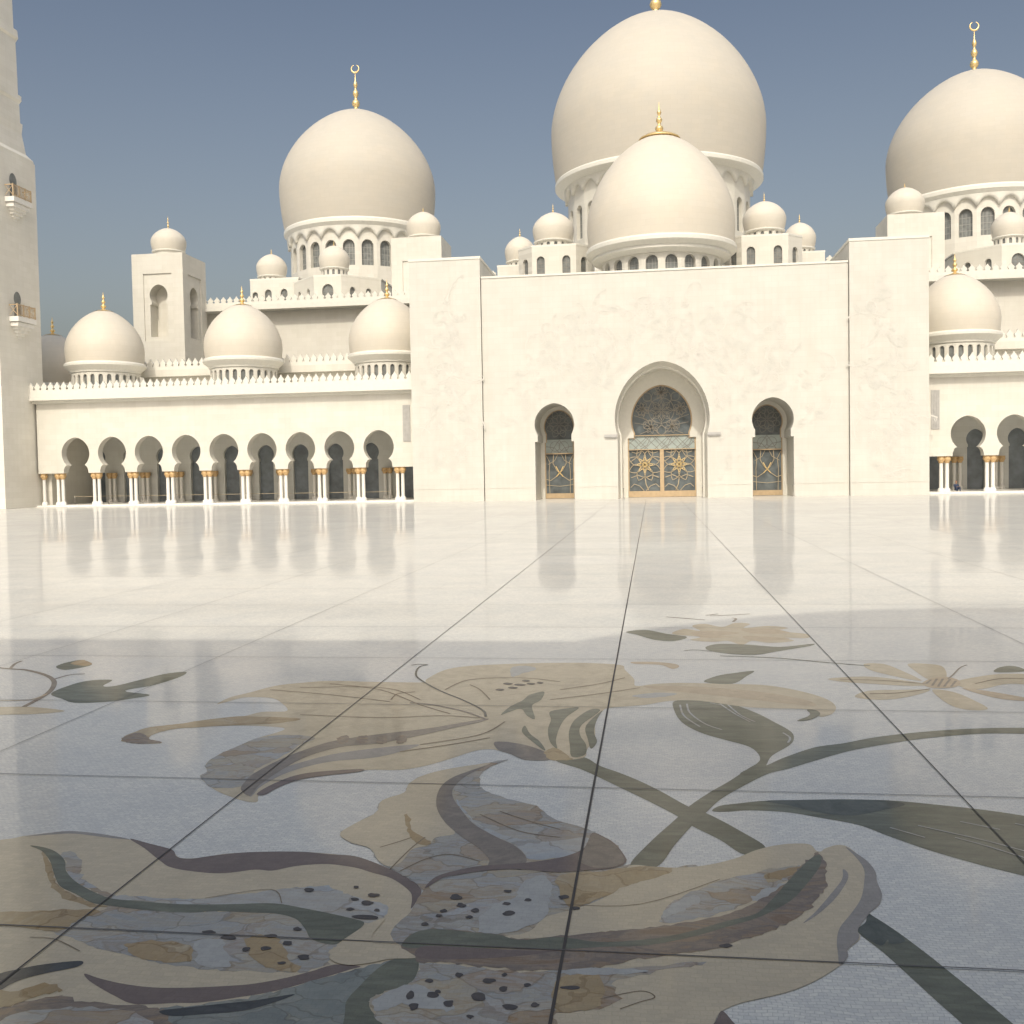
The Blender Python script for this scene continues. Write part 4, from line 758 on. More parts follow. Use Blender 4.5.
def door(kind, s, hole, label):
    c = s*dx
    fr = MB()
    if kind == 'big':
        fr.box(-3.4, 3.4, 5.0, 5.3, .02, .62); fr.box(-.2, .2, 5.02, 5.3, .62, 4.8)
        fr.box(-3.4, 3.4, 5.05, 5.3, 4.79, 4.86); fr.box(-2.9, 2.9, 5.05, 5.3, 6.22, 6.29)
        fr.ribbon(inset(hole, .06), .16, FRONT, 5.22)
    else:
        fr.box(c-1.48, c+1.48, 5.0, 5.3, .02, .52); fr.box(c-1.48, c+1.48, 5.05, 5.3, 4.55, 4.66); fr.ribbon(inset(hole, .05), .12, FRONT, 5.22)
    d = fr.build('door', M_BRASS, port); d['label'] = label
    g = MB(); g.poly(inset(hole, -.05), [], FRONT, 5.34); g.build('glass_pane', M_GLASS, d)
    t = MB()
    if kind == 'big': t.box(-3.35, 3.35, 5.26, 5.3, 4.86, 6.22)
    else: t.box(c-1.45, c+1.45, 5.26, 5.3, 4.66, 6.05)
    t.build('transom', M_TRAN, d)
    A = MB()
    if kind == 'big':
        z = 8.75
        for k in range(8):
            a = 2*PI*k/8
            A.ribbon(petal(0, z, .1, 1.15, .3, a), .045, FRONT, 5.2, closed=True)
            A.ribbon(petal(0, z, .55, 2.0, .5, a+PI/8), .045, FRONT, 5.19, closed=True)
            A.ribbon(petal(0, z, 1.5, 2.5, .42, a), .045, FRONT, 5.2, closed=True)
        A.ribbon(circ(0, z, 1.28), .06, FRONT, 5.18, closed=True)
        for cx, cz in ((-1.05, 7.15), (1.05, 7.15), (-1.9, 8.9), (1.9, 8.9), (0, 10.6)):
            for k in range(8): A.ribbon(petal(cx, cz, .05, .72, .15, 2*PI*k/8+.2), .05, FRONT, 5.17, closed=True)
        up = A
        for q in (-1, 1):
            A = MB()
            up.ribbon([(q*.3, 6.4), (q*.8, 7.0), (q*1.6, 7.35), (q*2.7, 7.55)], .06, FRONT, 5.2)
            up.ribbon([(q*2.2, 6.4), (q*1.3, 6.75), (q*1.05, 7.15), (q*1.5, 7.9), (q*2.75, 8.3)], .06, FRONT, 5.2)
            # door leaves
            cx, cz = q*1.72, 3.3; B = MB()
            for k in range(8):
                a = 2*PI*k/8+PI/8
                A.ribbon(petal(cx, cz, .2, 1.72, .42, a), .065, FRONT, 5.2, closed=True)
            for k in range(8):
                a = 2*PI*k/8; B.ribbon(petal(cx, cz, .0, .8, .14, a), .06, FRONT, 5.18, closed=True)
            B.build('gold_ornament', M_GOLD, d)
            for e in (-1, 1):
                A.ribbon([(cx+e*.1, .65), (cx+e*.55, 1.15), (cx+e*1.1, 1.35), (cx+e*1.45, 1.0)], .06, FRONT, 5.2)
                A.ribbon([(cx+e*.25, 4.75), (cx+e*.8, 4.45), (cx+e*1.3, 4.6)], .06, FRONT, 5.2)
            A.ribbon([(cx, cz-1.3), (cx-q*.1, cz-2.0), (cx-q*.35, .72)], .085, FRONT, 5.2)
            A.ribbon([(cx-1.4, cz-1.3), (cx-.7, cz-1.05), (cx, cz-1.35), (cx+.7, cz-1.05), (cx+1.4, cz-1.3)], .075, FRONT, 5.2)
            A.ribbon([(cx-1.4, cz+.35), (cx-.6, cz+.9), (cx-.3, cz+1.4)], .06, FRONT, 5.2); A.ribbon([(cx+1.4, cz+.35), (cx+.6, cz+.9), (cx+.3, cz+1.4)], .06, FRONT, 5.2)
            A.build('lattice', M_LATP, d)
        up.build('lattice', M_LATU, d)
        C = MB()
        for k in range(-3, 4):
            C.ribbon([(k*1.05-1.1, 4.88), (k*1.05-.4, 5.3), (k*1.05, 6.2)] if k % 2 else [(k*1.05-.9, 6.2), (k*1.05, 5.1), (k*1.05+.9, 6.2)], .07, FRONT, 5.23)
            C.ribbon([(k*1.05-.7, 6.2), (k*1.05+.7, 4.88)], .06, FRONT, 5.24)
            C.ribbon([(k*1.05+.7, 6.2), (k*1.05-.7, 4.88)], .06, FRONT, 5.245)
    else:
        z = 7.6
        C = MB(); B = MB()
        for k in range(8):
            a = 2*PI*k/8
            C.ribbon(petal(c, z, .1, .95, .24, a), .05, FRONT, 5.2, closed=True); C.ribbon(petal(c, z, .6, 1.4, .3, a+PI/8), .05, FRONT, 5.19, closed=True)
        C.ribbon(circ(c, z, .95), .05, FRONT, 5.18, closed=True)
        for q in (-1, 1):
            C.ribbon([(c, 4.66), (c+q*.5, 5.2), (c+q*1.4, 5.35)], .06, FRONT, 5.23); C.ribbon([(c+q*.9, 4.66), (c+q*.45, 5.4), (c, 6.0)], .06, FRONT, 5.235)
            C.ribbon(circ(c+q*.45, 5.35, .5, 18), .05, FRONT, 5.24, closed=True)
            A.ribbon([(c+q*.62, 4.5), (c+q*.68, 3.6), (c+q*.3, 2.9), (c-q*.3, 2.3), (c-q*.95, 1.85), (c-q*1.42, 2.0)], .07, FRONT, 5.2)
            A.ribbon([(c+q*1.35, 4.4), (c+q*1.0, 3.7), (c+q*1.1, 2.7), (c+q*1.05, .55)], .06, FRONT, 5.19)
            A.ribbon([(c+q*.2, 4.5), (c+q*.5, 3.9), (c+q*1.2, 3.5)], .05, FRONT, 5.21)
            B.ribbon([(c+q*.38, 3.3), (c+q*.1, 2.75), (c-q*.35, 2.25)], .09, FRONT, 5.18)
            A.ribbon([(c+q*1.4, 1.4), (c, 1.25)], .05, FRONT, 5.2)
    if kind != 'big': A.build('lattice', M_LATP, d)
    C.build('lattice', M_LATD, d)
    if kind != 'big': B.build('gold_ornament', M_GOLD, d)
door('big', 0, bigin, 'double door with gold flowers under a rose lattice')
door('small', -1, smallin(-1), None)
door('small', 1, smallin(1), None)

# ------------------------------------------------------------------ arcade wings
PITCH = 4.13; U0 = 26.45
def column(parent, x, y, z0, shaft_m, cap_m, r=.185):
    c = MB(); c.lathe([(r*1.04, .28), (r*1.0, .6), (r*.97, 2.0), (r*.9, 2.95)], 12)
    o = c.build('column', shaft_m, parent, (x, y, z0))
    k = MB(); k.lathe([(r, 2.72), (r*1.35, 2.76), (r*1.3, 2.84), (r*1.9, 3.0), (r*2.05, 3.14), (r*1.7, 3.2), (r*1.95, 3.26), (r*2.0, 3.36), (0, 3.36)], 12); k.build('capital', cap_m, o)
    b = MB(); b.lathe([(r*1.75, 0), (r*1.75, .2), (r*1.5, .24), (r*1.5, .3), (r*1.04, .36)], 12); b.build('base', shaft_m, o)
    return o

def wing(s, nb, uend, label, extra_end):
    t = thing('arcade_wing', (AX, 101.5, 0), label, 'arcade', 'arcade wings beside the portal')
    M = lambda u, v, d: (s*u, d, v)
    centers = [U0+PITCH*(i+.5) for i in range(nb)]
    loop = [(24.6, 3.55)]
    for c in centers: loop += list(reversed(keyhole(c, 1.58, 5.62, 7.32, .98, 1.4, 3.62, 3.55, n=22, flare=True)))
    loop += [(uend, 3.55), (uend, 11.2), (24.6, 11.2)]
    wl = MB(); wl.poly(loop, [], M, 0); wl.poly(loop, [], M, .95); wl.reveal(loop, M, 0, .95)
    if s < 0: wl.box(-uend-.02, -uend+.9, .96, 12.5, 0, 11.2)
    wl.build('wall', M_WALL, t)
    x0, x1 = sorted((s*24.6, s*(uend+.35)))
    c = MB(); c.box(x0, x1, -1.0, 0, 11.25, 12.0); c.box(x0, x1, -.35, -.003, 10.95, 11.25); c.box(x0, x1, 0, 13.5, 11.22, 11.9); c.build('cornice', M_TRIM, t)
    p = MB(); merlon_row(p, x0, x1, -.9, 12.0, .74, 1.15); p.build('parapet', M_TRIM, t)
    st = MB(); st.box(x0, x1, -.42, 14, 0, .18); st.build('step', M_SHAF, t)
    ce = MB(); ce.box(x0, x1, .96, 13.4, 8.6, 8.9); ce.build('ceiling', M_TRIM, t)
    # inner wall with dark horseshoe doorways
    q0 = 31.88-4.04
    ins = [q0+4.04*i for i in range(-0, int((uend-q0)/4.04)+1) if q0+4.04*i < uend-1.2]
    lp = [(24.6, .18)]
    for cc in ins: lp += list(reversed(keyhole(cc, .95, 5.3, 6.35, .78, .86, 4.5, .18, n=12)))
    lp += [(uend, .18), (uend, 8.6), (24.6, 8.6)]
    iw = MB(); iw.poly(lp, [], M, 9); iw.reveal(lp, M, 9, 9.5); iwo = iw.build('inner_wall', M_INW, t)
    for cc in ins:
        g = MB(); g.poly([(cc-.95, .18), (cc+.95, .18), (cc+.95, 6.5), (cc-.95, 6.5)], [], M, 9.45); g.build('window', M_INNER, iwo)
        for e in (-.28, .28): column(t, s*(cc+2.02+e), 8.4, .18, M_SHAF, M_CAPI)
    for i in range(nb+1):
        u = U0+PITCH*i
        for e in (-.27, .27): column(t, s*(u+e), .45, .18, M_SHAF, M_CAPI)
    if extra_end:
        column(t, s*(uend-.35), .45, .18, M_SHAF, M_CAPI)
    lv = MB()
    x0, x1 = sorted((s*25.15, s*25.95)); lv.box(x0, x1, -.04, -.002, 6.1, 9.8)
    for k in range(5):
        xx = x0+.08+k*.145; lv.box(xx, xx+.06, -.1, -.041, 6.12, 9.78)
    lv.build('louvre', M_LOUV, t)
    return t
wing(-1, 9, 65.85, 'long white arcade of nine horseshoe arches left of the portal, with gold capitals', True)
wing(1, 5, U0+PITCH*5+.6, 'white arcade of horseshoe arches right of the portal, cut by the frame', False)

for s, u1, lab in ((-1, 59.0, 'white terrace parapet with merlons behind the left arcade domes'), (1, 50.0, 'white terrace parapet with merlons behind the right arcade dome')):
    t = thing('terrace_wall', (AX, 112, 11.9), lab, 'parapet wall', 'terrace walls behind the arcade domes')
    x0, x1 = sorted((s*24.8, s*u1))
    m = MB(); m.box(x0, x1, 0, 2, 0, 3.3); m.box(x0-.05, x1+.05, -.75, 2, 2.55, 3.3); m.build('wall', M_WALL, t)
    m = MB(); merlon_row(m, x0, x1, -.7, 3.3, .78, 1.3); m.build('parapet', M_TRIM, t)

# ------------------------------------------------------------------ prayer hall body
hall = thing('prayer_hall', (AX, 126, 0), 'broad white prayer hall block with overhanging cornice and merlons behind the arcades', 'building')
m = MB(); m.box(-57.6, 57.6, 0, 62, 0, 23.8); m.build('wall', M_WALL, hall)
m = MB(); m.box(-58.2, 58.2, -1.9, 62, 23.8, 24.5); m.build('cornice', M_TRIM, hall)
m = MB(); merlon_row(m, -58.2, -24, -1.8, 24.5, .85, 1.05); merlon_row(m, 24, 58.2, -1.8, 24.5, .85, 1.05); m.build('parapet', M_TRIM, hall)

# ------------------------------------------------------------------ domes
def dome_prof(rb, rm, z0, zm, zt, n=26):
    P = []
    for i in range(9):
        z = z0+(zm-z0)*i/9; P.append((rm-(rm-rb)*((zm-z)/(zm-z0))**1.9, z))
    for i in range(n+1):
        t = 1-(1-i/n)**1.7 if i < n else 1
        P.append((rm*max(0, 1-t**1.82)**.62, zm+(zt-zm)*t))
    P[-1] = (0.001, zt)
    return P

def finial(parent, z, h, r, crescent=False, cap=None):
    f = MB()
    pr = [(1.35, 0), (1.05, .03), (.55, .07), (.42, .1), (.82, .145), (1.0, .2), (.85, .255), (.42, .3), (.34, .35), (.6, .405), (.76, .455), (.62, .51), (.32, .55), (.26, .6), (.46, .65), (.55, .695), (.4, .745), (.2, .79), (.14, .88), (.05, 1.0)]
    pr = [(a*r, q) for a, q in pr]
    f.lathe([(a, z+b*h) for a, b in pr], 14)
    if cap: f.lathe([(cap, z-cap*.2), (cap*1.04, z-cap*.1), (cap*.75, z+cap*.03), (r, z+cap*.14)], 28)
    o = f.build('finial', M_GOLD, parent)
    if crescent:
        R = h*.1; c = MB(); rows = []
        for i in range(25):
            a = PI/2+.25+(2*PI-.5)*i/24; th = R*.22*math.sin(PI*i/24)**.6+.01
            rows.append([(math.cos(a)*R+math.cos(a)*th*math.cos(b), th*.8*math.sin(b), z+h+R+math.sin(a)*R+math.sin(a)*th*math.cos(b)) for b in (2*PI*j/8 for j in range(8))])
        c.grid(rows); c.build('crescent', M_GOLD, o)
    return o

def drum(parent, R, N_, z0, z1, wz0, wz1, ww, depth=.5, mat=None, glass=None, lattice=True):
    """facetted drum wall with an arched opening in each bay; each visible window is a sub-part"""
    d = MB(); hw = R*math.sin(PI/N_); ap = R*math.cos(PI/N_)
    wins = []
    for k in range(N_):
        a = 2*PI*(k+.5)/N_ - PI/2
        ca, sa = math.cos(a), math.sin(a)
        M = lambda u, v, dd, ca=ca, sa=sa: ((ap-dd)*ca-u*sa, (ap-dd)*sa+u*ca, v)
        h = archwin(0, ww, wz0, wz1)
        d.poly([(-hw, z0), (hw, z0), (hw, z1), (-hw, z1)], [h], M)
        d.reveal(h, M, 0, depth)
        wins.append((sa, h, M))
    o = d.build('drum', mat or M_WALL, parent)
    for sa, h, M in wins:
        if sa > .15: continue
        g = MB(); g.poly(inset(h, -.03), [], M, depth-.02, 0)
        if lattice:
            for q in range(1, 4):
                zz = wz0+(wz1-wz0)*q/4.3; g.ribbon([(-ww/2, zz), (ww/2, zz)], ww*.035, M, depth-.05, 1)
            for q in (-1, 0, 1): g.ribbon([(q*ww/3.6, wz0), (q*ww/3.6, wz1-ww*.3)], ww*.035, M, depth-.06, 1)
        g.build('window', [glass or M_WIN, M_LATW], o)
    return o

def scallops(mb, r_in, r_out, z0, z1, N_, rise, per=12):
    """flared corbel under a dome, its lower edge cut into one small arch per bay"""
    rows = [[], [], [], []]
    for j in range(N_*per):
        a = 2*PI*j/(N_*per)-PI/2; u = (j % per)/per*2-1
        zb = z0+rise*(1-abs(u)**2.2)
        for k, (f, g) in enumerate(((-3.2, .02), (0, 0), (.5, .5), (1, 1))):
            r = r_in+(r_out-r_in)*f; z = zb+(z1-zb)*g
            rows[k].append((r*math.cos(a), r*math.sin(a), z))
    mb.grid(rows, smooth=True)

def large_dome(x, y, label, r, zmax, ztop, zring, rring, rdrum, zbase, nb, wz0, wz1, ww, fin_h, fin_r, crescent):
    t = thing('great_dome', (x, y, 0), label, 'dome', 'three great domes over the prayer hall')
    m = MB(); m.lathe(dome_prof(rring-.25, r, zring, zmax, ztop), 96); m.build('dome_shell', M_DOME, t)
    m = MB(); m.lathe([(rring-.7, zring+.6), (rring-.15, zring+.45), (rring, zring+.2), (rring, zring-.25), (rring-.1, zring-.35), (rdrum+.5, zring-.75), (rdrum-.2, zring-.78)], 96, smooth=False)
    zs = zring-.72; scallops(m, rdrum+.4, rdrum+.55, zs-1.75, zs, nb, 1.3)
    m.build('cornice', M_TRIM, t)
    drum(t, rdrum, nb, zbase, zring-.5, wz0, wz1, ww, .6)
    m = MB()
    m.lathe([(rdrum+.75, zbase), (rdrum+.75, zbase+4.2), (rdrum+.5, zbase+4.6), (rdrum, zbase+4.6)], 64, smooth=False); m.build('drum_base', M_WALL, t)
    finial(t, ztop-.15, fin_h, fin_r, crescent)
    return t
large_dome(AX+.45, 158, 'largest central white dome, its gold finial cut by the top of the frame', 15.95, 53.4, 70.9, 45.6, 15.5, 13.6, 27, 28, 36.5, 41.4, 1.7, 8, .9, True)
large_dome(-45.1, 158, 'great white dome with crescent finial rising behind the left arcade', 12.1, 47.2, 59.75, 40.2, 11.55, 10.6, 25, 24, 33.7, 37.5, 1.75, 6.0, .62, True)
large_dome(46.9, 158, 'great white dome with crescent finial at the right edge', 12.1, 47.0, 59.3, 40.0, 11.55, 10.6, 25, 24, 33.7, 37.5, 1.75, 6.0, .62, True)

t = thing('portal_dome', (AX+.3, 118, 0), 'cream dome on a windowed drum standing in front of the largest dome, above the portal', 'dome')
m = MB(); m.lathe(dome_prof(8.1, 8.25, 27.4, 30.2, 40.35), 80); m.build('dome_shell', M_DOMA, t)
m = MB(); m.lathe([(7.9, 27.7), (8.3, 27.6), (8.42, 27.4), (8.42, 27.05), (8.32, 26.95), (7.7, 26.6), (7.74, 26.5), (7.74, 26.3), (7.64, 26.24), (6.95, 25.95), (6.6, 25.95)], 80, smooth=False); m.build('cornice', M_TRIM, t)
drum(t, 6.75, 20, 20, 25.97, 22.9, 25.75, 1.32, .45)
finial(t, 40.3, 3.7, .47, False)
m = MB(); m.lathe([(.4, 40.62), (.9, 40.52), (1.6, 40.3), (2.25, 39.95), (2.32, 39.84), (2.2, 39.78), (1.5, 39.85)], 48); m.build('finial_cap', M_GOLD, t)

def arcade_dome(label):
    t = thing('arcade_dome', (0, 0, 0), label, 'dome', 'gold topped domes along the arcade roof')
    m = MB(); m.lathe(dome_prof(4.0, 4.2, 15.4, 17.1, 21.75), 64); m.build('dome_shell', M_DOMA, t)
    m = MB(); m.lathe([(3.9, 15.75), (4.2, 15.66), (4.34, 15.5), (4.34, 15.28), (4.28, 15.22), (3.75, 14.75), (3.72, 14.6), (3.5, 14.5)], 64, smooth=False); m.build('cornice', M_TRIM, t)
    drum(t, 3.6, 26, 11.9, 14.5, 12.95, 14.3, .46, .25, lattice=False)
    finial(t, 21.7, 2.0, .3, False)
    m = MB(); m.lathe([(q[0]*1.01+.04, q[1]+.02) for q in dome_prof(4.0, 4.2, 15.4, 17.1, 21.75, 60) if q[0] < 1.05 and q[1] > 19], 28); m.build('finial_cap', M_GOLD, t)
    return t
proto = arcade_dome('gold topped arcade dome nearest the minaret, in full view')
proto.location = (-60.4, 108, 0)
for x, y, z, k, lab in ((-44.2, 108, 0, 1, 'gold topped arcade dome midway between the square turret and the portal'),
                     (-27.9, 108, 0, 1, 'gold topped arcade dome partly hidden by the left pylon'),
                     (30.2, 108, 0, 1, 'gold topped arcade dome emerging from behind the right pylon'),
                     (-69.4, 112.5, -1.75, .98, 'gold topped dome almost hidden behind the minaret')):
    c = copy_tree(proto); c.location = (x, y, z); c.scale = (k, k, 1); c['label'] = lab
# roof that carries the half hidden dome
m = MB(); m.box(-76, -66, 105, 119, 0, 10.1); tag(m.build('corner_block', M_WALL), 'plain white corner block behind the minaret under the hidden dome', 'building')

# ------------------------------------------------------------------ small domed pavilions and turrets on the roof
def small_dome(t, x, y, zr, r, ztop, neck_z0, nwin=14, fin=1.0, plain_neck=False):
    m = MB(); m.lathe(dome_prof(r*.87, r, zr, zr+(ztop-zr)*.42, ztop, 18), 40, (x, y, 0)); m.build('dome_shell', M_DOMS, t)
    m = MB(); m.lathe([(r*.85, zr+.16), (r*.95, zr+.1), (r*.95, zr-.02), (r*.88, zr-.12), (r*.8, zr-.12)], 40, (x, y, 0), smooth=False); m.build('cornice', M_TRIM, t)
    if plain_neck:
        m = MB(); m.lathe([(r*.84, neck_z0), (r*.84, zr-.08)], 40, (x, y, 0)); m.build('drum', M_WALL, t)
    else:
        e = drum(t, r*.84, nwin, neck_z0, zr-.1, neck_z0+(zr-neck_z0)*.28, zr-.22, r*.16, .15, lattice=False); e.location = (x, y, 0)
    f = finial(t, ztop-.04, fin, .12); f.location = (x, y, 0)

def windows_on(t, wallmb, plan, z0, z1, specs, depth=.35):
    """walls along a plan polyline, with arched openings; specs: edge index -> list of (pos 0..1, w, z0, z1)"""
    n = len(plan); g = []
    for i in range(n):
        a, b = Vector(plan[i]), Vector(plan[(i+1) % n]); L = (b-a).length; d = (b-a)/L; nrm = Vector((d.y, -d.x))
        M = lambda u, v, dd, a=a, d=d, nrm=nrm: (a.x+d.x*u-nrm.x*dd, a.y+d.y*u-nrm.y*dd, v)
        hs = [archwin(p*L, w, q0, q1) for p, w, q0, q1 in specs.get(i, [])]
        wallmb.poly([(0, z0), (L, z0), (L, z1), (0, z1)], hs, M)
        for h in hs: wallmb.reveal(h, M, 0, depth); g.append((h, M))
    wallmb.face([(p[0], p[1], z1) for p in plan])
    return g
def pavilion(name, loc, label, plan, z0, z1, specs, dome, cat='pavilion', group=None):
    t = thing(name, loc, label, cat, group)
    m = MB(); g = windows_on(t, m, plan, z0, z1, specs)
    wl = m.build('wall', M_WALL, t)
    cop = MB(); cop.prism([(p[0]*1.015, p[1]*1.015) for p in plan], z1+.002, z1+.22); cop.build('coping', M_TRIM, t)
    for h, M in g:
        q = MB(); q.poly(inset(h, -.03), [], M, .3, 0)
        us = [p[0] for p in h]; vs = [p[1] for p in h]
        for k in range(1, 4):
            zz = min(vs)+(max(vs)-min(vs))*k/4.4; q.ribbon([(min(us), zz), (max(us), zz)], .07, M, .27, 1)
        q.ribbon([((min(us)+max(us))/2, min(vs)), ((min(us)+max(us))/2, max(vs))], .07, M, .26, 1)
        q.build('window', [M_WIN, M_LATD], wl)
    if dome: small_dome(t, *dome)
    return t
GP = 'small white domed pavilions on the roof'
for s, lab in ((-1, 'many windowed white pavilion with small dome in front of the left great dome'), (1, 'many windowed white pavilion with small dome at the right frame edge')):
    plan = [(-1.9, 0), (1.9, 0), (6.2, 4.3), (6.2, 12), (-6.2, 12), (-6.2, 4.3)]
    pavilion('domed_pavilion', (AX+s*43.5, 133, 0), lab, plan, 24.4, 29.3,
             {0: [(.5, 1.55, 26.0, 28.3)], 1: [(.28, .85, 26.2, 28.0), (.68, .85, 26.2, 28.0)], 5: [(.28, .85, 26.2, 28.0), (.72, .85, 26.2, 28.0)]},
             (0, 3.2, 30.75, 2.1, 34.0, 29.5, 14, .7), group=GP)
pavilion('domed_pavilion', (-52.4, 138.2, 0), 'low white pavilion with small dome standing left of the left great dome',
         [(-2.9, 0), (4.1, 0), (4.1, 6), (-2.9, 6)], 24.4, 30.2, {0: [(.1, .8, 27.0, 28.6), (.37, 1.0, 26.6, 28.9), (.7, 1.0, 26.6, 28.9)]},
         (-.6, 2.4, 30.95, 2.15, 34.25, 30.3, 14, .8), group=GP)
for s, la, lb in ((-1, 'chamfered white pavilion with dome hugging the left side of the portal dome', 'low white pavilion with dome at the left end of the portal roof'),
                  (1, 'chamfered white pavilion with dome hugging the right side of the portal dome', 'low white pavilion with dome at the right end of the portal roof')):
    plan = [(-2.6, 0), (2.6, 0), (4.4, 1.8), (4.4, 7), (-4.4, 7), (-4.4, 1.8)]
    inner = [(.78, .95, 25.6, 28.1), (.2, .95, 25.6, 28.1)]
    pavilion('domed_pavilion', (AX+s*12.1, 121, 0), la, plan, 20.6, 29.2, {0: inner, 1: [(.5, 1.0, 25.6, 28.0)], 5: [(.5, 1.0, 25.6, 28.0)]},
             (s*.25, 2.6, 30.15, 2.48, 33.75, 29.3, 14, 1.1), group=GP)
    pavilion('domed_pavilion', (AX+s*17.0, 126.2, 0), lb, [(-2.6, 0), (2.6, 0), (2.6, 5), (-2.6, 5)], 24.4, 28.1, {},
             (0, 2.2, 28.95, 1.92, 32.2, 28.2, 14, 1.1), group=GP)
    # stretch of roof merlons just showing over the portal
    m = MB(); x0, x1 = sorted((AX+s*19.8, AX+s*24.6)); m.box(x0, x1, 127, 128, 24.4, 27.0); merlon_row(m, x0, x1, 127, 27.0, .9, .9)
    tag(m.build('roof_parapet', M_WALL), 'short white roof parapet just showing beside the %s pylon' % ('left' if s < 0 else 'right'), 'parapet wall')

def turret(loc, z0, z1, w, dome, label, niche, slit):
    t = thing('stair_turret', loc, label, 'turret', 'square turrets with small domes')
    m = MB(); h = w/2
    faces = [(lambda u, v, d: (u, -h+d, v)), (lambda u, v, d: (h-d, u, v)), (lambda u, v, d: (-u, h-d, v)), (lambda u, v, d: (-h+d, -u, v))]
    nz0, nr, nzc, nap, nw = niche
    key = keyhole(0, nr, nzc, nap, nr*.78, nw, nzc-nr*.95, nz0, n=14)
    pan = [(-w*.28, nz0-.5), (w*.28, nz0-.5), (w*.28, slit), (-w*.28, slit)]
    for k, M in enumerate(faces):
        m.poly([(-h, z0), (h, z0), (h, z1), (-h, z1)], [pan], M, 0)
        m.reveal(pan, M, 0, .16); m.poly(pan, [key], M, .16); m.reveal(key, M, .16, 1.9)
        m.poly(inset(key, -.02), [], M, 1.9)
    m.face([(-h, -h, z1), (h, -h, z1), (h, h, z1), (-h, h, z1)])
    m.build('shaft', M_WALL, t)
    small_dome(t, *dome, plain_neck=True)
    return t
turret((-58.95, 121.3, 0), 11.9, 30.0, 6.5, (.0, 0, 30.75, 2.12, 33.75, 30.0, 14, 1.6), 'square white turret with keyhole niche and small dome between two arcade domes', (20.0, 1.15, 25.0, 26.3, 1.1), 27.6)
turret((-29.6, 133.3, 0), 24.4, 33.2, 6.6, (.3, 0, 33.75, 2.25, 37.15, 33.2, 14, .6), 'square white turret with small dome rising behind the left pylon', (25.2, .95, 27.6, 28.8, .9), 30.2)
turret((31.9, 133.3, 0), 24.4, 33.0, 6.6, (-.5, 0, 33.55, 2.3, 36.95, 33.0, 14, .6), 'square white turret with small dome rising behind the right pylon', (25.2, .95, 27.6, 28.8, .9), 30.2)

# ------------------------------------------------------------------ minaret
mn = thing('minaret', (-68.7, 99.6, 0), 'tall white square minaret with gold railed balconies at the left edge', 'minaret')
m = MB(); m.box(-3.7, 3.7, -3.6, 3.6, 0, 36.6); m.build('shaft', M_MIN, mn)
def cham(h, c): return [(-h+c, -h), (h-c, -h), (h, -h+c), (h, h-c), (h-c, h), (-h+c, h), (-h, h-c), (-h, -h+c)]
m = MB()
rows = []
for z, h, c in ((36.6, 3.62, .05), (36.9, 3.65, .3), (37.4, 3.3, .6), (39.4, 3.15, .85), (40.2, 3.22, .85), (40.5, 3.22, .85), (40.5, 3.08, .85), (42.6, 3.05, .85), (42.9, 3.22, .85), (43.4, 3.22, .85), (43.5, 3.0, .85), (49.2, 2.95, .85), (49.4, 3.15, .85), (50.2, 3.1, .85), (50.4, 2.85, .85), (62, 2.75, .85), (64, 3.4, 1.0), (65, 3.4, 1.0), (65, 1.9, .6), (76, 1.8, .6), (77, 2.3, .7), (77.5, 1.2, .4), (80, .9, .3), (82, .02, .005)):
    rows.append([(x, y, z) for x, y in cham(h, c)])
m.grid(rows, smooth=False); m.build('upper_shaft', M_MIN, mn)
for z in (31.9, 19.75):
    b = MB(); b.box(3.7, 4.75, -.15, 3.0, z-.55, z-.05); b.box(3.7, 4.55, .05, 2.8, z-1.0, z-.6)
    for k in range(4): b.box(3.7, 4.35-k*.2, .35+k*.25, 2.5-k*.25, z-1.0-(k+1)*.3, z-1.0-k*.3-.003)
    bo = b.build('balcony', M_SHAF, mn, (0, -1.75, 0))
    g = MB(); 
    for y in (-.08, .95, 1.95, 2.93): g.box(4.58, 4.68, y-.05, y+.05, z-.05, z+1.25)
    g.box(4.6, 4.66, -.1, 2.95, z+1.1, z+1.2); g.box(4.6, 4.66, -.1, 2.95, z+.05, z+.15)
    for k in range(12): yy = .05+k*.255; g.ribbon([(yy, z+.1), (yy+.22, z+1.1)], .06, lambda u, v, d: (4.63, u, v)); g.ribbon([(yy+.22, z+.1), (yy, z+1.1)], .06, lambda u, v, d: (4.635, u, v))
    for y in (-.08, 2.93): g.box(3.72, 4.6, y-.03, y+.03, z+1.1, z+1.2); g.ribbon([(3.75, z+.1), (4.6, z+1.1)], .06, lambda u, v, d, y=y: (u, y, v)); g.ribbon([(3.75, z+1.1), (4.6, z+.1)], .06, lambda u, v, d, y=y: (u, y+.006, v))
    g.build('railing', M_BRASS, bo)
    d = MB(); d.poly(keyhole(1.35, .62, z+1.9, z+2.7, .48, .6, z+1.4, z, n=10), [], lambda u, v, d: (3.72, u, v)); d.build('door', M_WIN, bo)

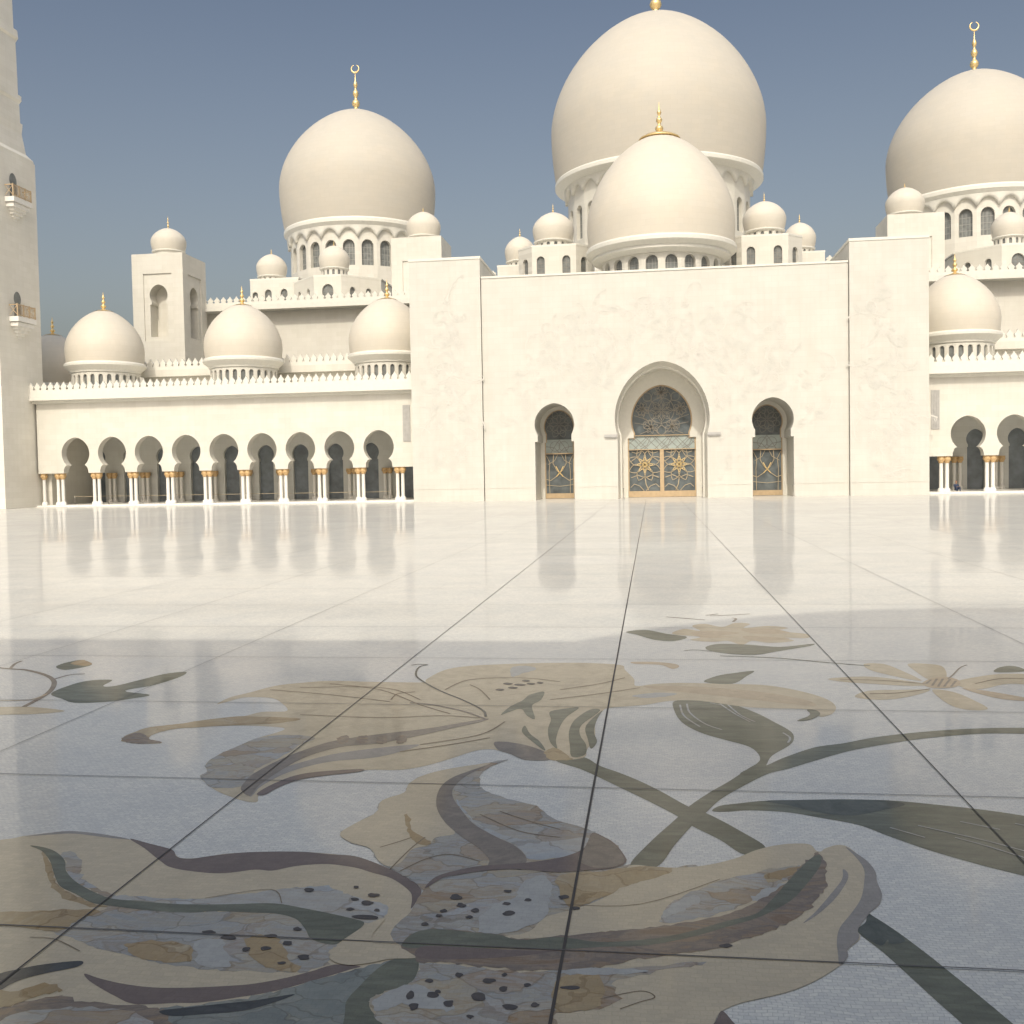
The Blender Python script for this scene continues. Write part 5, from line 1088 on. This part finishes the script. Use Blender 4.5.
# ------------------------------------------------------------------ gate building behind the viewer (its roofline shades the foreground)
gt = thing('gate_building', (0, -2.6, 0), 'white gate building with a broad dome behind the viewer', 'building')
m = MB(); m.box(-17.5, 20, -24, 0, 0, 16.6); m.build('wall', M_WALL, gt)
m = MB(); m.box(-17.8, 20.3, -24, .3, 16.6, 17.3); m.build('cornice', M_TRIM, gt)
m = MB(); m.box(-17.8, 20.3, -.6, .3, 17.3, 18.0); m.build('parapet', M_TRIM, gt)
m = MB(); m.lathe([(11.5*math.cos(a), 16.7+11.5*math.sin(a)) for a in (PI/2*i/20 for i in range(-6, 21))], 48, (5.4, -11, 0)); m.build('dome_shell', M_DOMA, gt)
m = MB(); m.lathe([(10.8, 14), (10.8, 17.6)], 40, (5.4, -11, 0)); m.build('drum', M_WALL, gt)

# ------------------------------------------------------------------ small things at the doors
def post(x, y, label):
    m = MB(); m.lathe([(.13, 0), (.13, .03), (.035, .06), (.035, .98), (.06, 1.0), (.06, 1.05), (0.001, 1.08)], 12)
    return tag(m.build('barrier_post', M_POST, None, (x, y, 0)), label, 'post', 'slim barrier posts by the doors')
post(AX-3.75, 99.3, 'slim grey barrier post at the left jamb of the central doorway')
post(AX+3.75, 99.3, 'slim grey barrier post at the right jamb of the central doorway')
post(AX+10.42+1.75, 99.5, 'slim grey barrier post at the right jamb of the right doorway')
rl = thing('rope_barrier', (-45, 103.6, .18), 'long low pale rope barrier running inside the left arcade', 'barrier')
m = MB()
for k in range(10): m.lathe([(.12, 0), (.12, .03), (.03, .05), (.03, .92), (.001, .95)], 8, (-17+3.9*k, 0, 0))
m.build('post', M_POST, rl)
m = MB(); m.tube([(-17+1.3*k, 0, .86-.03*(1 if k % 3 else 0)) for k in range(28)], .022, 6); m.build('rope', M_LATP, rl)

# ------------------------------------------------------------------ person sitting in the right arcade
def skinned(name, verts, edges, radii, mat, parent, root=0, sub=2):
    me = bpy.data.meshes.new(name); me.from_pydata(verts, edges, [])
    o = bpy.data.objects.new(name, me); COL.objects.link(o); o.parent = parent
    sk = o.modifiers.new('skin', 'SKIN'); sk.use_smooth_shade = True
    for i, r in enumerate(radii):
        me.skin_vertices[0].data[i].radius = (r, r) if not isinstance(r, tuple) else r
    me.skin_vertices[0].data[root].use_root = True
    ss = o.modifiers.new('sub', 'SUBSURF'); ss.levels = sub; ss.render_levels = sub
    me.materials.append(mat); return o
def make_person(loc, rz):
    t = thing('person', loc, 'person in dark navy clothes sitting inside the first arch right of the portal', 'person', None, rz)
    V = [(0, 0, .16), (0, .02, .40), (0, 0, .62), (0, -.02, .72), (.12, -.02, .15), (.17, -.42, .44), (.15, -.52, .06), (.15, -.64, .03), (-.12, -.02, .15), (-.17, -.42, .44), (-.15, -.52, .06), (-.15, -.64, .03),
         (.19, .0, .61), (.25, -.16, .38), (.12, -.38, .46), (-.19, 0, .61), (-.25, -.16, .38), (-.12, -.38, .46)]
    E = [(0,1),(1,2),(2,3),(0,4),(4,5),(5,6),(6,7),(0,8),(8,9),(9,10),(10,11),(2,12),(12,13),(13,14),(2,15),(15,16),(16,17)]
    R = [.15, .15, .14, .06, .10, .075, .05, .045, .10, .075, .05, .045, .065, .05, .04, .065, .05, .04]
    body = skinned('body', V, E, R, M_CLOTH, t)
    m = MB()
    prof = [(.001, .74), (.05, .75), (.07, .79), (.088, .85), (.092, .91), (.085, .96), (.06, 1.0), (.001, 1.02)]
    m.lathe(prof, 16, (0, -.03, 0)); m.lathe([(.05, .68), (.05, .76)], 12, (0, -.02, 0))
    m.lathe([(.001, .852), (.018, .868), (.012, .89), (.001, .905)], 8, (0, -.125, 0)); m.lathe([(.001, .85), (.018, .87), (.018, .9), (.001, .92)], 8, (.09, -.03, 0)); m.lathe([(.001, .85), (.018, .87), (.018, .9), (.001, .92)], 8, (-.09, -.03, 0))
    m.build('head', M_SKIN, t)
    h = MB(); h.lathe([(.094, .86), (.1, .92), (.09, .975), (.062, 1.012), (.001, 1.032)], 16, (0, -.008, 0)); h.build('hair', M_HAIR, t)
    for s in (1, -1):
        hv = [(s*.12, -.38, .46), (s*.10, -.43, .455)]; he = [(0, 1)]; hr = [.032, .03]
        for k in range(4):
            b = len(hv); hv += [(s*(.075+.018*k), -.455, .455), (s*(.07+.018*k), -.49, .44-.004*k), (s*(.068+.018*k), -.505, .41)]; he += [(1, b), (b, b+1), (b+1, b+2)]; hr += [.0095, .009, .008]
        b = len(hv); hv += [(s*.07, -.42, .462), (s*.05, -.45, .452)]; he += [(1, b), (b, b+1)]; hr += [.011, .009]
        skinned('hand', hv, he, hr, M_SKIN, t, 0, 1)
    return t
make_person((29.0, 103.4, .18), .15)

# ------------------------------------------------------------------ light, sky, camera
EL, AZ = math.radians(43), math.radians(2.0)      # the sun stands behind the viewer, a hair to the left
d = Vector((math.sin(AZ)*math.cos(EL), math.cos(AZ)*math.cos(EL), -math.sin(EL)))
sun = bpy.data.lights.new('sun', 'SUN'); sun.energy = 1.78; sun.angle = math.radians(.6); sun.color = (1.0, .945, .81)
so = bpy.data.objects.new('sun', sun); COL.objects.link(so); so.rotation_euler = d.to_track_quat('-Z', 'Y').to_euler(); so.location = (0, -40, 60)
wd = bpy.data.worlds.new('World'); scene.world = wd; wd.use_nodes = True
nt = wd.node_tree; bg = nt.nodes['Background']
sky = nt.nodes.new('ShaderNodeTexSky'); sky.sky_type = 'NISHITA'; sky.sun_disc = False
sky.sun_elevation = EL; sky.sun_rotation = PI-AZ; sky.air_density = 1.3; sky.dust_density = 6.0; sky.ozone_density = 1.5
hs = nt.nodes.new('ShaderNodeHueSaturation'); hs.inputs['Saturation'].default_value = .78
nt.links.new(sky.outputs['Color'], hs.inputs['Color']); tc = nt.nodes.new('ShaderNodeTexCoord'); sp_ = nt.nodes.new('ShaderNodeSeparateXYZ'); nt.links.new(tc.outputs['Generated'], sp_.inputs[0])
rp = nt.nodes.new('ShaderNodeValToRGB'); e = rp.color_ramp.elements      # pale near the horizon, darker band in view, added brightness overhead for fill light
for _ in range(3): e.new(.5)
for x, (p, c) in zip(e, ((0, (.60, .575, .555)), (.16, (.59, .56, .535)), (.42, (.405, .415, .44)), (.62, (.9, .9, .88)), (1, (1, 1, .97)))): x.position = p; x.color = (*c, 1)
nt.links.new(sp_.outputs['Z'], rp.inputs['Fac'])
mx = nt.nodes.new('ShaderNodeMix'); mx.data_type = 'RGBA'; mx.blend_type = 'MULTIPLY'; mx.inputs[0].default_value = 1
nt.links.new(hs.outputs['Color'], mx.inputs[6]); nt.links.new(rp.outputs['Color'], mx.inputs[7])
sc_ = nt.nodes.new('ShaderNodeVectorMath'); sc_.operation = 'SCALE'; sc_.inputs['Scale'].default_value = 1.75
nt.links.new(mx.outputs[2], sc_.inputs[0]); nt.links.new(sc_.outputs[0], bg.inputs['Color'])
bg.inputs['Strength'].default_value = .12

cam = bpy.data.cameras.new('camera'); cam.sensor_width = 36; cam.lens = 36; cam.clip_start = .05; cam.clip_end = 5000
co = bpy.data.objects.new('camera', cam); COL.objects.link(co)
right = Vector((0.9906765, 0.1349619, -0.0185823)); down = Vector((-0.0130760, -0.0415714, -0.9990500)); fwd = Vector((-0.1356062, 0.9899783, -0.0394190))
mt = Matrix((right, -down, -fwd)).transposed().to_4x4(); mt.translation = (0, 0, 2.85)
co.matrix_world = mt
scene.camera = co
scene.render.resolution_x = scene.render.resolution_y = 1024
scene.view_settings.view_transform = 'Standard'; scene.view_settings.look = 'None'; scene.view_settings.exposure = 0; scene.view_settings.gamma = 1
scene.cycles.max_bounces = 8; scene.cycles.diffuse_bounces = 4
